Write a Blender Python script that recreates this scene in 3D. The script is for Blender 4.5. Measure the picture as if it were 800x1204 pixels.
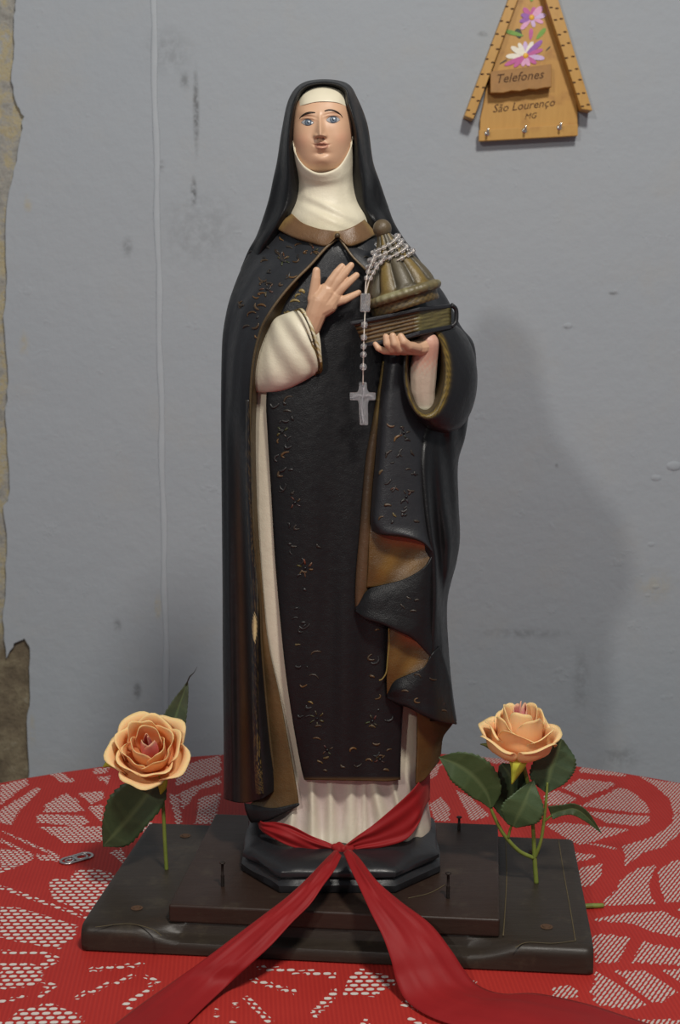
import bpy, bmesh, math, random
import numpy as np
from mathutils import Vector, Matrix
from mathutils.bvhtree import BVHTree

for o in list(bpy.data.objects):
    bpy.data.objects.remove(o)
scene = bpy.context.scene
C = scene.collection
rnd = random.Random(7)

# ------------------------------------------------------------------ camera
F = 1670.0                      # focal length in pixels of the 800x1204 frame
PITCH = math.radians(8.9)
TZ = 0.75                       # table top height
CAMZ = TZ + 0.648
YS = 1.485                      # statue axis
YW = 2.25                       # face of the back wall
S = 0.00089                     # metres per pixel at the statue
cam_d = bpy.data.cameras.new('camera')
cam_d.sensor_fit = 'VERTICAL'
cam_d.sensor_height = 24.0
cam_d.lens = F / 1204 * 24.0
cam_d.dof.use_dof = True
cam_d.dof.focus_distance = 1.44
cam_d.dof.aperture_fstop = 6.3
cam = bpy.data.objects.new('camera', cam_d)
C.objects.link(cam)
cam.location = (0, 0, CAMZ)
cam.rotation_euler = (math.pi / 2 - PITCH, 0, 0)
scene.camera = cam

# ------------------------------------------------------------------ light
world = bpy.data.worlds.new('room_light')
scene.world = world
world.use_nodes = True
world.node_tree.nodes['Background'].inputs[0].default_value = (0.80, 0.90, 1.0, 1)
world.node_tree.nodes['Background'].inputs[1].default_value = 0.165

def area(name, loc, target, size, power, col):
    l = bpy.data.lights.new(name, 'AREA')
    l.shape = 'DISK'
    l.size = size
    l.energy = power
    l.color = col
    o = bpy.data.objects.new(name, l)
    C.objects.link(o)
    o.location = loc
    o.rotation_euler = (Vector(target) - Vector(loc)).to_track_quat('-Z', 'Y').to_euler()
    return o

area('ceiling_lamp', (0.45, 0.15, 2.95), (0, 1.6, 1.1), 0.30, 36, (1.0, 0.955, 0.88))
area('room_lamp', (-1.05, -1.40, 2.60), (0, 1.5, 1.1), 0.13, 22, (1.0, 0.96, 0.90))

scene.view_settings.view_transform = 'Standard'
scene.view_settings.look = 'None'
scene.view_settings.gamma = 1.0
scene.view_settings.use_curve_mapping = False
scene.view_settings.exposure = 0.1

# ------------------------------------------------------------------ pixel helpers
CA, SA = math.cos(PITCH), math.sin(PITCH)

def ray(px, py):
    xc = (px - 400.0) / F
    yc = -(py - 602.0) / F
    return Vector((xc, CA + yc * SA, -SA + yc * CA))

def P(px, py, d=0.0, y0=YS):
    """point of the pixel's ray on the upright plane d (in S units) before y0"""
    r = ray(px, py)
    t = (y0 - d * S) / r.y
    return Vector((r.x * t, r.y * t, CAMZ + r.z * t))

def PZ(px, py, z):
    r = ray(px, py)
    t = (z - CAMZ) / r.z
    return Vector((r.x * t, r.y * t, z))

def PW(px, py, off=0.0):
    return P(px, py, 0, YW - off)

# ------------------------------------------------------------------ materials
class NT:
    def __init__(self, name):
        self.m = bpy.data.materials.new(name)
        self.m.use_nodes = True
        self.t = self.m.node_tree
        self.b = self.t.nodes['Principled BSDF']
        self._co = None

    def n(self, kind, **kw):
        nd = self.t.nodes.new(kind)
        for k, v in kw.items():
            setattr(nd, k, v)
        return nd

    def set(self, sock, v):
        if hasattr(v, 'is_output'):
            self.t.links.new(v, sock)
        else:
            if sock.type == 'RGBA' and len(v) == 3:
                v = (*v, 1)
            sock.default_value = v

    def co(self):
        if self._co is None:
            g = self.n('ShaderNodeNewGeometry')
            self._co = g.outputs['Position']
        return self._co

    def noise(self, scale, detail=4, rough=0.55, co=None, dist=0.0):
        nd = self.n('ShaderNodeTexNoise')
        self.set(nd.inputs['Vector'], co or self.co())
        nd.inputs['Scale'].default_value = scale
        nd.inputs['Detail'].default_value = detail
        nd.inputs['Roughness'].default_value = rough
        nd.inputs['Distortion'].default_value = dist
        return nd.outputs['Fac']

    def scaled(self, v):
        nd = self.n('ShaderNodeVectorMath', operation='MULTIPLY')
        self.set(nd.inputs[0], self.co())
        nd.inputs[1].default_value = v
        return nd.outputs[0]

    def math(self, op, a, b=0.0, c=0.0, clamp=False):
        nd = self.n('ShaderNodeMath', operation=op)
        nd.use_clamp = clamp
        self.set(nd.inputs[0], a)
        self.set(nd.inputs[1], b)
        self.set(nd.inputs[2], c)
        return nd.outputs[0]

    def ramp(self, fac, stops):
        nd = self.n('ShaderNodeValToRGB')
        self.set(nd.inputs[0], fac)
        e = nd.color_ramp.elements
        while len(e) < len(stops):
            e.new(0.5)
        for el, (p, c) in zip(e, stops):
            el.position = p
            el.color = (*c, 1) if len(c) == 3 else c
        return nd.outputs[0]

    def step(self, fac, lo, hi):
        nd = self.n('ShaderNodeMapRange', interpolation_type='SMOOTHSTEP')
        self.set(nd.inputs[0], fac)
        nd.inputs[1].default_value = lo
        nd.inputs[2].default_value = hi
        return nd.outputs[0]

    def mix(self, fac, a, b, blend='MIX'):
        nd = self.n('ShaderNodeMix', data_type='RGBA', blend_type=blend)
        self.set(nd.inputs[0], fac)
        self.set(nd.inputs[6], a)
        self.set(nd.inputs[7], b)
        return nd.outputs[2]

    def bump(self, h, strength, dist=0.001):
        nd = self.n('ShaderNodeBump')
        nd.inputs['Strength'].default_value = strength
        nd.inputs['Distance'].default_value = dist
        self.set(nd.inputs['Height'], h)
        self.set(self.b.inputs['Normal'], nd.outputs[0])

    def attr(self, name):
        nd = self.n('ShaderNodeAttribute', attribute_name=name)
        return nd

    def fin(self, base=None, rough=None, metal=None, spec=None):
        if base is not None:
            self.set(self.b.inputs['Base Color'], base)
        if rough is not None:
            self.set(self.b.inputs['Roughness'], rough)
        if metal is not None:
            self.set(self.b.inputs['Metallic'], metal)
        if spec is not None:
            self.set(self.b.inputs['Specular IOR Level'], spec)
        return self.m

def painted(name, rough=0.42, bump=0.25, wear=0.16, spec=0.5, fine=900):
    """old oil paint on plaster; the colour is the paint's own ('Col' attribute)"""
    t = NT(name)
    c = t.attr('Col').outputs['Color']
    a = t.noise(70, 5, 0.65)
    v = t.math('MULTIPLY_ADD', a, wear * 2, 1 - wear)
    g = t.n('ShaderNodeVectorMath', operation='SCALE')
    t.set(g.inputs[0], c)
    t.set(g.inputs['Scale'], v)
    r = t.math('MULTIPLY_ADD', t.noise(160, 3), 0.25, rough - 0.12)
    t.bump(t.math('ADD', t.noise(fine, 2), t.math('MULTIPLY', t.noise(120, 3), 2.0)), bump, 0.0006)
    return t.fin(g.outputs[0], r, 0, spec)

def simple(name, col, rough=0.5, var=0.15, scale=60, bump=0.15, bscale=400, metal=0, spec=0.5):
    t = NT(name)
    a = t.noise(scale, 4)
    base = t.mix(a, tuple(x * (1 - var) for x in col), tuple(min(1, x * (1 + var)) for x in col))
    t.bump(t.noise(bscale, 3), bump, 0.0006)
    return t.fin(base, rough, metal, spec)

M = {}
M['paint'] = painted('statue_paint', 0.38, 0.40, 0.25, 0.34)
M['skin'] = painted('statue_skin_paint', 0.40, 0.06, 0.05, 0.42, 500)
M['cream'] = painted('statue_cream_paint', 0.48, 0.35, 0.10)
M['gold'] = painted('statue_gold_paint', 0.40, 0.5, 0.30)
M['eye'] = painted('eye_paint', 0.15, 0.0, 0.02)

def wood_dark(name, c0, c1, rough):
    t = NT(name)
    co = t.scaled((6, 60, 60))
    g = t.noise(3.0, 6, 0.65, co, 0.4)
    blot = t.noise(9, 4)
    base = t.mix(g, c0, c1)
    dust = t.step(t.noise(28, 5, 0.7), 0.52, 0.80)
    base = t.mix(t.math('MULTIPLY', dust, 0.5), base, (0.088, 0.070, 0.044))
    t.bump(t.math('ADD', g, t.math('MULTIPLY', t.noise(250, 3), 0.5)), 0.30, 0.0008)
    return t.fin(base, t.math('MULTIPLY_ADD', blot, 0.30, rough - 0.15), 0, 0.32)

M['base_wood'] = wood_dark('dark_varnished_wood', (0.019, 0.0135, 0.010), (0.040, 0.030, 0.022), 0.42)
M['step_wood'] = wood_dark('dark_red_wood', (0.022, 0.011, 0.008), (0.042, 0.025, 0.018), 0.44)
M['plinth'] = simple('black_plinth_paint', (0.016, 0.016, 0.018), 0.36, 0.3, 40, 0.4, 160)
M['rust'] = simple('rusty_screw', (0.085, 0.042, 0.020), 0.8, 0.4, 400, 0.6)
M['nail'] = simple('dark_iron', (0.045, 0.035, 0.03), 0.55, 0.3, 500, 0.4, 900, 0.6)
M['ochre_line'] = simple('ochre_scratch', (0.10, 0.075, 0.035), 0.7, 0.4, 300, 0.3)
M['metal'] = simple('brushed_aluminium', (0.62, 0.61, 0.60), 0.28, 0.1, 300, 0.1, 900, 1.0)
M['screw'] = simple('chrome_hook', (0.75, 0.74, 0.70), 0.2, 0.1, 300, 0.1, 900, 1.0)
M['pine'] = None
def pine():
    t = NT('varnished_pine')
    co = t.scaled((90, 90, 8))
    g = t.noise(2.2, 5, 0.6, co, 0.6)
    base = t.mix(g, (0.46, 0.235, 0.045), (0.58, 0.325, 0.078))
    base = t.mix(t.step(t.noise(30, 3), 0.55, 0.8), base, (0.36, 0.165, 0.034))
    t.bump(g, 0.2, 0.0006)
    return t.fin(base, 0.42)
M['pine'] = pine()
M['pine_dark'] = simple('burnt_pine', (0.36, 0.175, 0.042), 0.5, 0.25, 60, 0.3)
M['burn'] = simple('burnt_mark', (0.07, 0.028, 0.010), 0.8, 0.3, 300, 0.2)
for nm, c in dict(violet=(0.30, 0.10, 0.42), magenta=(0.52, 0.10, 0.32), pink=(0.72, 0.36, 0.58),
                  white_p=(0.85, 0.80, 0.68), lilac=(0.62, 0.45, 0.72), yolk=(0.80, 0.42, 0.03),
                  leafp=(0.16, 0.34, 0.04), blackp=(0.02, 0.03, 0.015)).items():
    M[nm] = simple('hand_paint_' + nm, c, 0.45, 0.2, 200, 0.3)

def ribbon_mat():
    t = NT('red_satin')
    w = t.noise(1.0, 2, 0.5, t.scaled((1500, 1500, 1500)))
    base = t.mix(t.noise(30, 3), (0.235, 0.009, 0.011), (0.30, 0.014, 0.015))
    t.bump(w, 0.15, 0.0004)
    t.b.inputs['Sheen Weight'].default_value = 0.12
    t.b.inputs['Sheen Roughness'].default_value = 0.4
    t.b.inputs['Sheen Tint'].default_value = (0.9, 0.25, 0.2, 1)
    return t.fin(base, 0.58, 0, 0.22)
M['ribbon'] = ribbon_mat()

def crystal():
    t = NT('clear_crystal')
    t.b.inputs['Transmission Weight'].default_value = 0.86
    t.b.inputs['IOR'].default_value = 1.42
    t.bump(t.noise(600, 2), 0.3, 0.0006)
    return t.fin((0.97, 0.96, 0.98), 0.11)
M['crystal'] = crystal()
M['cord'] = simple('white_cord', (0.66, 0.58, 0.50), 0.7, 0.1, 300, 0.2)

def petal_mat():
    t = NT('silk_petal')
    c = t.attr('Col').outputs['Color']
    v = t.noise(1.0, 3, 0.5, t.scaled((260, 260, 60)))
    base = t.mix(t.math('MULTIPLY', v, 0.22), c, (0.95, 0.60, 0.22))
    t.bump(v, 0.25, 0.0008)
    t.b.inputs['Subsurface Weight'].default_value = 0.25
    t.b.inputs['Subsurface Radius'].default_value = (0.006, 0.003, 0.0015)
    t.b.inputs['Subsurface Scale'].default_value = 0.6
    return t.fin(base, 0.62, 0, 0.3)
M['petal'] = petal_mat()

def leaf_mat():
    t = NT('silk_leaf')
    c = t.attr('Col').outputs['Color']
    v = t.noise(120, 4)
    base = t.mix(t.math('MULTIPLY', v, 0.35), c, (0.10, 0.15, 0.06))
    t.bump(t.noise(700, 3), 0.3, 0.0006)
    return t.fin(base, 0.5, 0, 0.4)
M['leaf'] = leaf_mat()
M['stem'] = simple('green_stem', (0.17, 0.21, 0.035), 0.5, 0.25, 150, 0.2)
M['sepal'] = simple('yellow_green_sepal', (0.50, 0.52, 0.045), 0.55, 0.3, 120, 0.2)
M['tabletop'] = simple('white_plastic', (0.7, 0.7, 0.68), 0.5)

# ------------------------------------------------------------------ object helpers
WL = {}

def empty(name, loc, label, cat, group=None):
    o = bpy.data.objects.new(name, None)
    C.objects.link(o)
    o.empty_display_size = 0.05
    o.location = loc
    WL[o] = Vector(loc)
    o['label'] = label
    o['category'] = cat
    if group:
        o['group'] = group
    return o

def tag(o, label, cat, group=None):
    o['label'] = label
    o['category'] = cat
    if group:
        o['group'] = group
    return o

def link(name, me, parent=None, mat=None, origin=None):
    o = bpy.data.objects.new(name, me)
    C.objects.link(o)
    if mat:
        me.materials.append(mat)
    og = Vector(origin) if origin is not None else (WL[parent] if parent else Vector((0, 0, 0)))
    if og.length:
        me.transform(Matrix.Translation(-og))
    WL[o] = og
    if parent:
        o.parent = parent
        o.location = og - WL[parent]
    else:
        o.location = og
    return o

def obj(name, verts, faces, mat, parent=None, cols=None, smooth=True, origin=None):
    me = bpy.data.meshes.new(name)
    me.from_pydata([tuple(v) for v in verts], [], faces)
    if smooth:
        me.polygons.foreach_set('use_smooth', [True] * len(me.polygons))
    if cols is not None:
        a = me.color_attributes.new('Col', 'FLOAT_COLOR', 'POINT')
        cc = np.ones((len(verts), 4), np.float32)
        cc[:, :3] = cols
        a.data.foreach_set('color', cc.ravel())
    me.update()
    return link(name, me, parent, mat, origin)

def bobj(name, bm, mat, parent=None, smooth=True, col=None, origin=None):
    me = bpy.data.meshes.new(name)
    bm.to_mesh(me)
    bm.free()
    if smooth:
        me.polygons.foreach_set('use_smooth', [True] * len(me.polygons))
    if col is not None:
        a = me.color_attributes.new('Col', 'FLOAT_COLOR', 'POINT')
        a.data.foreach_set('color', list((*col, 1)) * len(me.vertices))
    return link(name, me, parent, mat, origin)

def cr(p, n, closed=False):
    """Catmull-Rom resample of p[k, ...] along axis 0 to n samples"""
    p = np.asarray(p, float)
    k = len(p)
    if closed:
        t = np.arange(n) / n * k
        i = np.floor(t).astype(int)
        f = (t - i)
        g = [p[(i + j) % k] for j in (-1, 0, 1, 2)]
    else:
        if k == 2:
            f = np.linspace(0, 1, n).reshape((-1,) + (1,) * (p.ndim - 1))
            return p[0] * (1 - f) + p[1] * f
        q = np.concatenate([[2 * p[0] - p[1]], p, [2 * p[-1] - p[-2]]])
        t = np.linspace(0, k - 1, n)
        i = np.minimum(np.floor(t).astype(int), k - 2)
        f = t - i
        g = [q[i + j] for j in range(4)]
    f = f.reshape((-1,) + (1,) * (p.ndim - 1))
    a, b, c, d = g
    return 0.5 * (2 * b + (c - a) * f + (2 * a - 5 * b + 4 * c - d) * f ** 2 + (3 * b - a - 3 * c + d) * f ** 3)

def grid_faces(nr, nc, closed=False):
    fs = []
    for r in range(nr - 1):
        for c in range(nc if closed else nc - 1):
            c2 = (c + 1) % nc
            fs.append((r * nc + c, (r + 1) * nc + c, (r + 1) * nc + c2, r * nc + c2))
    return fs

BV = {}

def patch(name, grid, mat, parent, nr=40, nc=40, closed=False, thick=0.0, col=(0.5, 0.5, 0.5), y0=YS,
          disp=None, mat2=None, key=None, cap=False):
    g = cr(np.asarray(grid, float), nr)
    g = np.swapaxes(cr(np.swapaxes(g, 0, 1), nc, closed), 0, 1)
    verts, cols = [], []
    for r in range(nr):
        for c in range(nc):
            x, y, d = g[r, c]
            u, v = c / max(1, nc - 1), r / max(1, nr - 1)
            if disp:
                d += disp(x, y, u, v)
            verts.append(P(x, y, d, y0))
            cols.append(col(x, y, u, v) if callable(col) else col)
    faces = grid_faces(nr, nc, closed)
    if cap:
        faces.append(tuple(range(nc)))
        faces.append(tuple(reversed(range((nr - 1) * nc, nr * nc))))
    if key:
        BV[key] = BVHTree.FromPolygons([tuple(v) for v in verts], faces)
    o = obj(name, verts, faces, mat, parent, cols)
    if thick:
        m = o.modifiers.new('thickness', 'SOLIDIFY')
        m.thickness = thick
        m.offset = -1
        if mat2:
            o.data.materials.append(mat2)
            m.material_offset = 1
    return o

def hit(px, py, keys):
    r = ray(px, py).normalized()
    best = None
    for k in keys:
        h = BV[k].ray_cast(Vector((0, 0, CAMZ)), r)
        if h[0] is not None and (best is None or h[3] < best[3]):
            best = h
    if best is None:
        return None
    n = best[1]
    if n.dot(r) > 0:
        n = -n
    return best[0], n

def frame_tube(pts, radii, seg=8, cap=True, flat=1.0, flatn=None):
    """tube through world points with a radius for each"""
    pts = [Vector(p) for p in pts]
    n = len(pts)
    verts, faces = [], []
    up = None
    for i, p in enumerate(pts):
        t = (pts[min(i + 1, n - 1)] - pts[max(i - 1, 0)])
        t = t.normalized() if t.length > 1e-9 else Vector((0, 0, 1))
        if flatn is not None:
            a = (flatn[i] if isinstance(flatn, list) else flatn)
            b = t.cross(a).normalized()
            a = b.cross(t).normalized()
        else:
            if up is None:
                up = Vector((0, 0, 1)) if abs(t.z) < 0.9 else Vector((1, 0, 0))
            b = t.cross(up).normalized()
            a = b.cross(t).normalized()
            up = a
        r = radii[i] if hasattr(radii, '__len__') else radii
        for k in range(seg):
            th = 2 * math.pi * k / seg
            verts.append(p + b * (r * math.cos(th)) + a * (r * flat * math.sin(th)))
    faces = grid_faces(n, seg, True)
    if cap:
        faces.append(tuple(range(seg)))
        faces.append(tuple(reversed(range((n - 1) * seg, n * seg))))
    return verts, faces

def tube(name, pts, radii, mat, parent=None, seg=8, cols=None, flat=1.0, flatn=None, nres=None, origin=None):
    if nres:
        pts = cr(np.array([tuple(p) for p in pts]), nres)
        if hasattr(radii, '__len__'):
            radii = cr(np.array(radii, float), nres)
    v, f = frame_tube(pts, radii, seg, True, flat, flatn)
    return obj(name, v, f, mat, parent, None if cols is None else [cols] * len(v), origin=origin)

def join_vf(lst):
    V, Fc = [], []
    for v, f in lst:
        k = len(V)
        V += list(v)
        Fc += [tuple(i + k for i in q) for q in f]
    return V, Fc

def sphere_vf(c, r, seg=14, rings=9, scl=(1, 1, 1)):
    c = Vector(c)
    v, f = [], []
    for i in range(rings + 1):
        ph = math.pi * i / rings
        for k in range(seg):
            th = 2 * math.pi * k / seg
            v.append(c + Vector((r * scl[0] * math.sin(ph) * math.cos(th), r * scl[1] * math.sin(ph) * math.sin(th), r * scl[2] * math.cos(ph))))
    return v, grid_faces(rings + 1, seg, True)

def remeshed(name, vf, voxel, mat, parent, colf, smooth=6):
    me = bpy.data.meshes.new('tmp')
    v, f = join_vf(vf)
    me.from_pydata([tuple(p) for p in v], [], f)
    o = bpy.data.objects.new('tmp', me)
    C.objects.link(o)
    m = o.modifiers.new('r', 'REMESH')
    m.mode = 'VOXEL'
    m.voxel_size = voxel
    s = o.modifiers.new('s', 'SMOOTH')
    s.iterations = smooth
    s.factor = 0.5
    dg = bpy.context.evaluated_depsgraph_get()
    me2 = bpy.data.meshes.new_from_object(o.evaluated_get(dg))
    bpy.data.objects.remove(o)
    me2.name = name
    me2.materials.clear()
    me2.polygons.foreach_set('use_smooth', [True] * len(me2.polygons))
    a = me2.color_attributes.new('Col', 'FLOAT_COLOR', 'POINT')
    cc = []
    for p in me2.vertices:
        cc += [*colf(p.co), 1]
    a.data.foreach_set('color', cc)
    return link(name, me2, parent, mat)

def chain(pts, seg=12, y0=YS):
    """rounded tapered chain through (x, y, d, r) pixel-space points as vf pieces"""
    out = []
    w = [(P(x, y, d, y0), r * S) for x, y, d, r in pts]
    for (a, ra), (b, rb) in zip(w[:-1], w[1:]):
        out.append(frame_tube([a.lerp(b, k / 4) for k in range(5)], [ra + (rb - ra) * k / 4 for k in range(5)], seg))
    for p, r in w:
        out.append(sphere_vf(p, r, seg, 8))
    return out

def box_bm(bm, lo, hi, mtx=None):
    r = bmesh.ops.create_cube(bm, size=1)
    lo, hi = Vector(lo), Vector(hi)
    for v in r['verts']:
        v.co = Vector(((v.co.x + .5) * (hi.x - lo.x) + lo.x, (v.co.y + .5) * (hi.y - lo.y) + lo.y, (v.co.z + .5) * (hi.z - lo.z) + lo.z))
        if mtx:
            v.co = mtx @ v.co
    return r['verts']

def prism(pts, dvec):
    """closed polygon of world points extruded along dvec (vf)"""
    n = len(pts)
    d = Vector(dvec)
    v = [Vector(p) for p in pts] + [Vector(p) + d for p in pts]
    f = [tuple(range(n)), tuple(reversed(range(n, 2 * n)))]
    for i in range(n):
        j = (i + 1) % n
        f.append((j, i, n + i, n + j))
    return v, f

def bevel(o, w, seg=2, ang=0.6):
    m = o.modifiers.new('bevel', 'BEVEL')
    m.width = w
    m.segments = seg
    m.limit_method = 'ANGLE'
    m.angle_limit = ang
    return o

def fixnormals(o):
    bm = bmesh.new()
    bm.from_mesh(o.data)
    bmesh.ops.recalc_face_normals(bm, faces=bm.faces)
    bm.to_mesh(o.data)
    bm.free()
    return o

# ================================================================== SETTING
def wall_mat():
    t = NT('grey_blue_plaster')
    big = t.noise(2.2, 5, 0.6)
    mid = t.noise(9, 5, 0.65)
    base = t.mix(big, (0.350, 0.385, 0.422), (0.39, 0.412, 0.435))
    base = t.mix(t.math('MULTIPLY', t.step(mid, 0.5, 0.8), 0.35), base, (0.40, 0.395, 0.375))
    base = t.mix(t.math('MULTIPLY', t.step(t.noise(14, 6, 0.7), 0.60, 0.78), 0.20), base, (0.27, 0.265, 0.275))
    sep = t.n('ShaderNodeSeparateXYZ')
    t.set(sep.inputs[0], t.co())
    X, Z = sep.outputs[0], sep.outputs[2]
    wob = t.math('MULTIPLY_ADD', t.noise(30, 4, 0.7), 0.05, -0.025)
    def stain(base, px, py, rx, rz, col, k, lo=0.35, hi=0.62, nz=60):
        c = PW(px, py)
        dx = t.math('DIVIDE', t.math('ADD', t.math('SUBTRACT', X, c.x), t.math('MULTIPLY', wob, rx * 12)), rx)
        dz = t.math('DIVIDE', t.math('SUBTRACT', Z, c.z), rz)
        r = t.math('SQRT', t.math('ADD', t.math('MULTIPLY', dx, dx), t.math('MULTIPLY', dz, dz)))
        f = t.step(r, 1.0, 0.1)
        f = t.math('MULTIPLY', f, t.step(t.noise(nz, 4, 0.7), lo, hi))
        return t.mix(t.math('MULTIPLY', f, k), base, col)
    dk = (0.10, 0.10, 0.10)
    for px, py, rx, rz, k in ((231, 130, .007, .085, .8), (228, 225, .007, .03, .9), (218, 95, .012, .02, .5), (150, 290, .012, .022, .5),
                              (162, 812, .010, .022, .7), (138, 735, .010, .016, .5), (190, 195, .008, .014, .6), (568, 40, .012, .006, .5),
                              (618, 745, .10, .012, .35), (684, 800, .022, .085, .28), (722, 345, .012, .004, .7), (670, 385, .015, .006, .5),
                              (655, 548, .004, .006, .7), (730, 890, .05, .03, .35), (200, 60, .05, .05, .25), (240, 270, .09, .09, .2)):
        base = stain(base, px, py, rx, rz, dk, k)
    for px, py, rx, rz, k in ((186, 712, .009, .03, .6), (33, 240, .010, .02, .5), (28, 405, .012, .03, .5), (38, 860, .008, .04, .6), (770, 690, .05, .04, .3)):
        base = stain(base, px, py, rx, rz, (0.42, 0.36, 0.22), k)
    h = t.math('ADD', t.noise(5, 5, 0.6), t.math('MULTIPLY', t.noise(60, 5, 0.6), 0.22))
    h = t.math('ADD', h, t.math('MULTIPLY', t.step(t.noise(16, 4, 0.7), 0.62, 0.70), 0.10))
    t.bump(h, 0.40, 0.012)
    return t.fin(base, 0.75, 0, 0.25)

def substrate_mat():
    t = NT('bare_old_wall')
    a = t.noise(26, 6, 0.7)
    brown = t.ramp(a, [(0.30, (0.11, 0.088, 0.06)), (0.48, (0.17, 0.135, 0.09)), (0.62, (0.24, 0.20, 0.13)), (0.74, (0.36, 0.34, 0.28))])
    cream = t.ramp(t.noise(20, 6, 0.75), [(0.30, (0.20, 0.19, 0.17)), (0.46, (0.34, 0.33, 0.30)), (0.56, (0.42, 0.36, 0.22)), (0.66, (0.36, 0.37, 0.37))])
    sep = t.n('ShaderNodeSeparateXYZ')
    t.set(sep.inputs[0], t.co())
    z0 = PW(10, 745).z
    zz = t.math('ADD', t.math('SUBTRACT', sep.outputs[2], z0), t.math('MULTIPLY_ADD', t.noise(15, 3), 0.1, -0.05))
    t.bump(a, 0.8, 0.01)
    return t.fin(t.mix(t.step(zz, -0.02, 0.03), brown, cream), 0.9, 0, 0.2)

wl, wr, wz1 = -1.35, 1.45, 2.75
thk = 0.008
bm = bmesh.new()
box_bm(bm, (wl, YW + thk, 0), (wr, YW + 0.12, wz1))
wall = bobj('wall_back', bm, substrate_mat(), None, False)
wall['kind'] = 'structure'
wall['label'] = 'grey-blue plastered wall with stained and chipped surface'
ragged = [(19, 0), (16, 25), (17, 60), (13, 95), (20, 125), (27, 137), (24, 165), (17, 198), (9, 232), (6, 290), (8, 330), (4, 372), (9, 450),
          (6, 490), (12, 570), (8, 590), (3, 595), (8, 640), (6, 690), (3, 728), (8, 775), (17, 757), (29, 751), (34, 762), (35, 810), (32, 850), (34, 908), (31, 960)]
fine = []
for (x0, y0), (x1, y1) in zip(ragged[:-1], ragged[1:]):
    for k in range(4):
        f = k / 4
        fine.append((x0 + (x1 - x0) * f + rnd.uniform(-1.2, 1.2), y0 + (y1 - y0) * f))
edge = [PW(x, y, 0) for x, y in fine]
edge = [Vector((e.x, YW, e.z)) for e in edge]
xe = edge[0].x
poly = [Vector((xe, YW, wz1))] + edge + [Vector((edge[-1].x, YW, 0)), Vector((wr, YW, 0)), Vector((wr, YW, wz1))]
v, f = prism(poly, (0, thk, 0))
pl = fixnormals(obj('plaster', v, f, wall_mat(), wall, None, False))
bevel(pl, 0.0015, 2, 0.5)
# left plaster sheet beyond the broken strip (mostly out of frame)
xl2 = PW(-40, 400).x
v, f = prism([(wl, YW, 0), (xl2, YW, 0), (xl2 + .02, YW, 1.2), (xl2 - .01, YW, 2.0), (xl2, YW, wz1), (wl, YW, wz1)], (0, thk, 0))
fixnormals(obj('plaster', v, f, bpy.data.materials['grey_blue_plaster'], wall, None, False))
# vertical plaster seam
sx = P(190, 500, 0, YW).x
seam = []
for k in range(60):
    z = 0.4 + (wz1 - 0.4) * k / 59
    seam.append((sx + 0.0012 * math.sin(k * 1.3), YW, z))
tube('plaster_seam', seam, [0.0048 + 0.0008 * math.sin(k * 2.1) for k in range(60)],
     simple('seam_paint', (0.41, 0.44, 0.47), 0.7, 0.1, 40, 0.3), wall, 10, None, 0.18, Vector((0, -1, 0)))
# a few lumps and dents of plaster at the right
lv = []
for px, py, r in ((793, 548, .014), (772, 562, .010), (766, 640, .008), (755, 676, .006), (771, 690, .008), (762, 700, .007), (724, 342, .006), (668, 383, .009)):
    c = PW(px, py)
    lv.append(sphere_vf((c.x, YW + 0.001, c.z), r, 12, 8, (1, 0.22, 0.6)))
v, f = join_vf(lv)
obj('plaster_lump', v, f, bpy.data.materials['grey_blue_plaster'], wall)
bm = bmesh.new()
box_bm(bm, (wl, -1.2, -0.06), (wr, YW + 0.12, 0))
fl = bobj('floor', bm, simple('cement_floor', (0.30, 0.29, 0.27), 0.6, 0.2, 6, 0.3, 60), None, False)
fl['kind'] = 'structure'

# ------------------------------------------------------------------ table
TC = Vector((0.0, 1.105, TZ))
TR = 0.845
tab = empty('round_table', (TC.x, TC.y, 0), 'round table hidden under the red lace cloth', 'table')
bm = bmesh.new()
bmesh.ops.create_cone(bm, cap_ends=True, segments=72, radius1=TR - .012, radius2=TR - .012, depth=0.025,
                      matrix=Matrix.Translation((TC.x, TC.y, TZ - 0.0165)))
bobj('tabletop', bm, M['tabletop'], tab, False)
for sx_ in (-1, 1):
    for sy_ in (-1, 1):
        p0 = Vector((TC.x + sx_ * .42, TC.y + sy_ * .42, TZ - 0.029))
        p1 = Vector((TC.x + sx_ * .50, TC.y + sy_ * .50, 0.0))
        tube('leg', [p0, p0.lerp(p1, .5), p1], [0.026, 0.022, 0.018], M['tabletop'], tab, 12)

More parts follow.
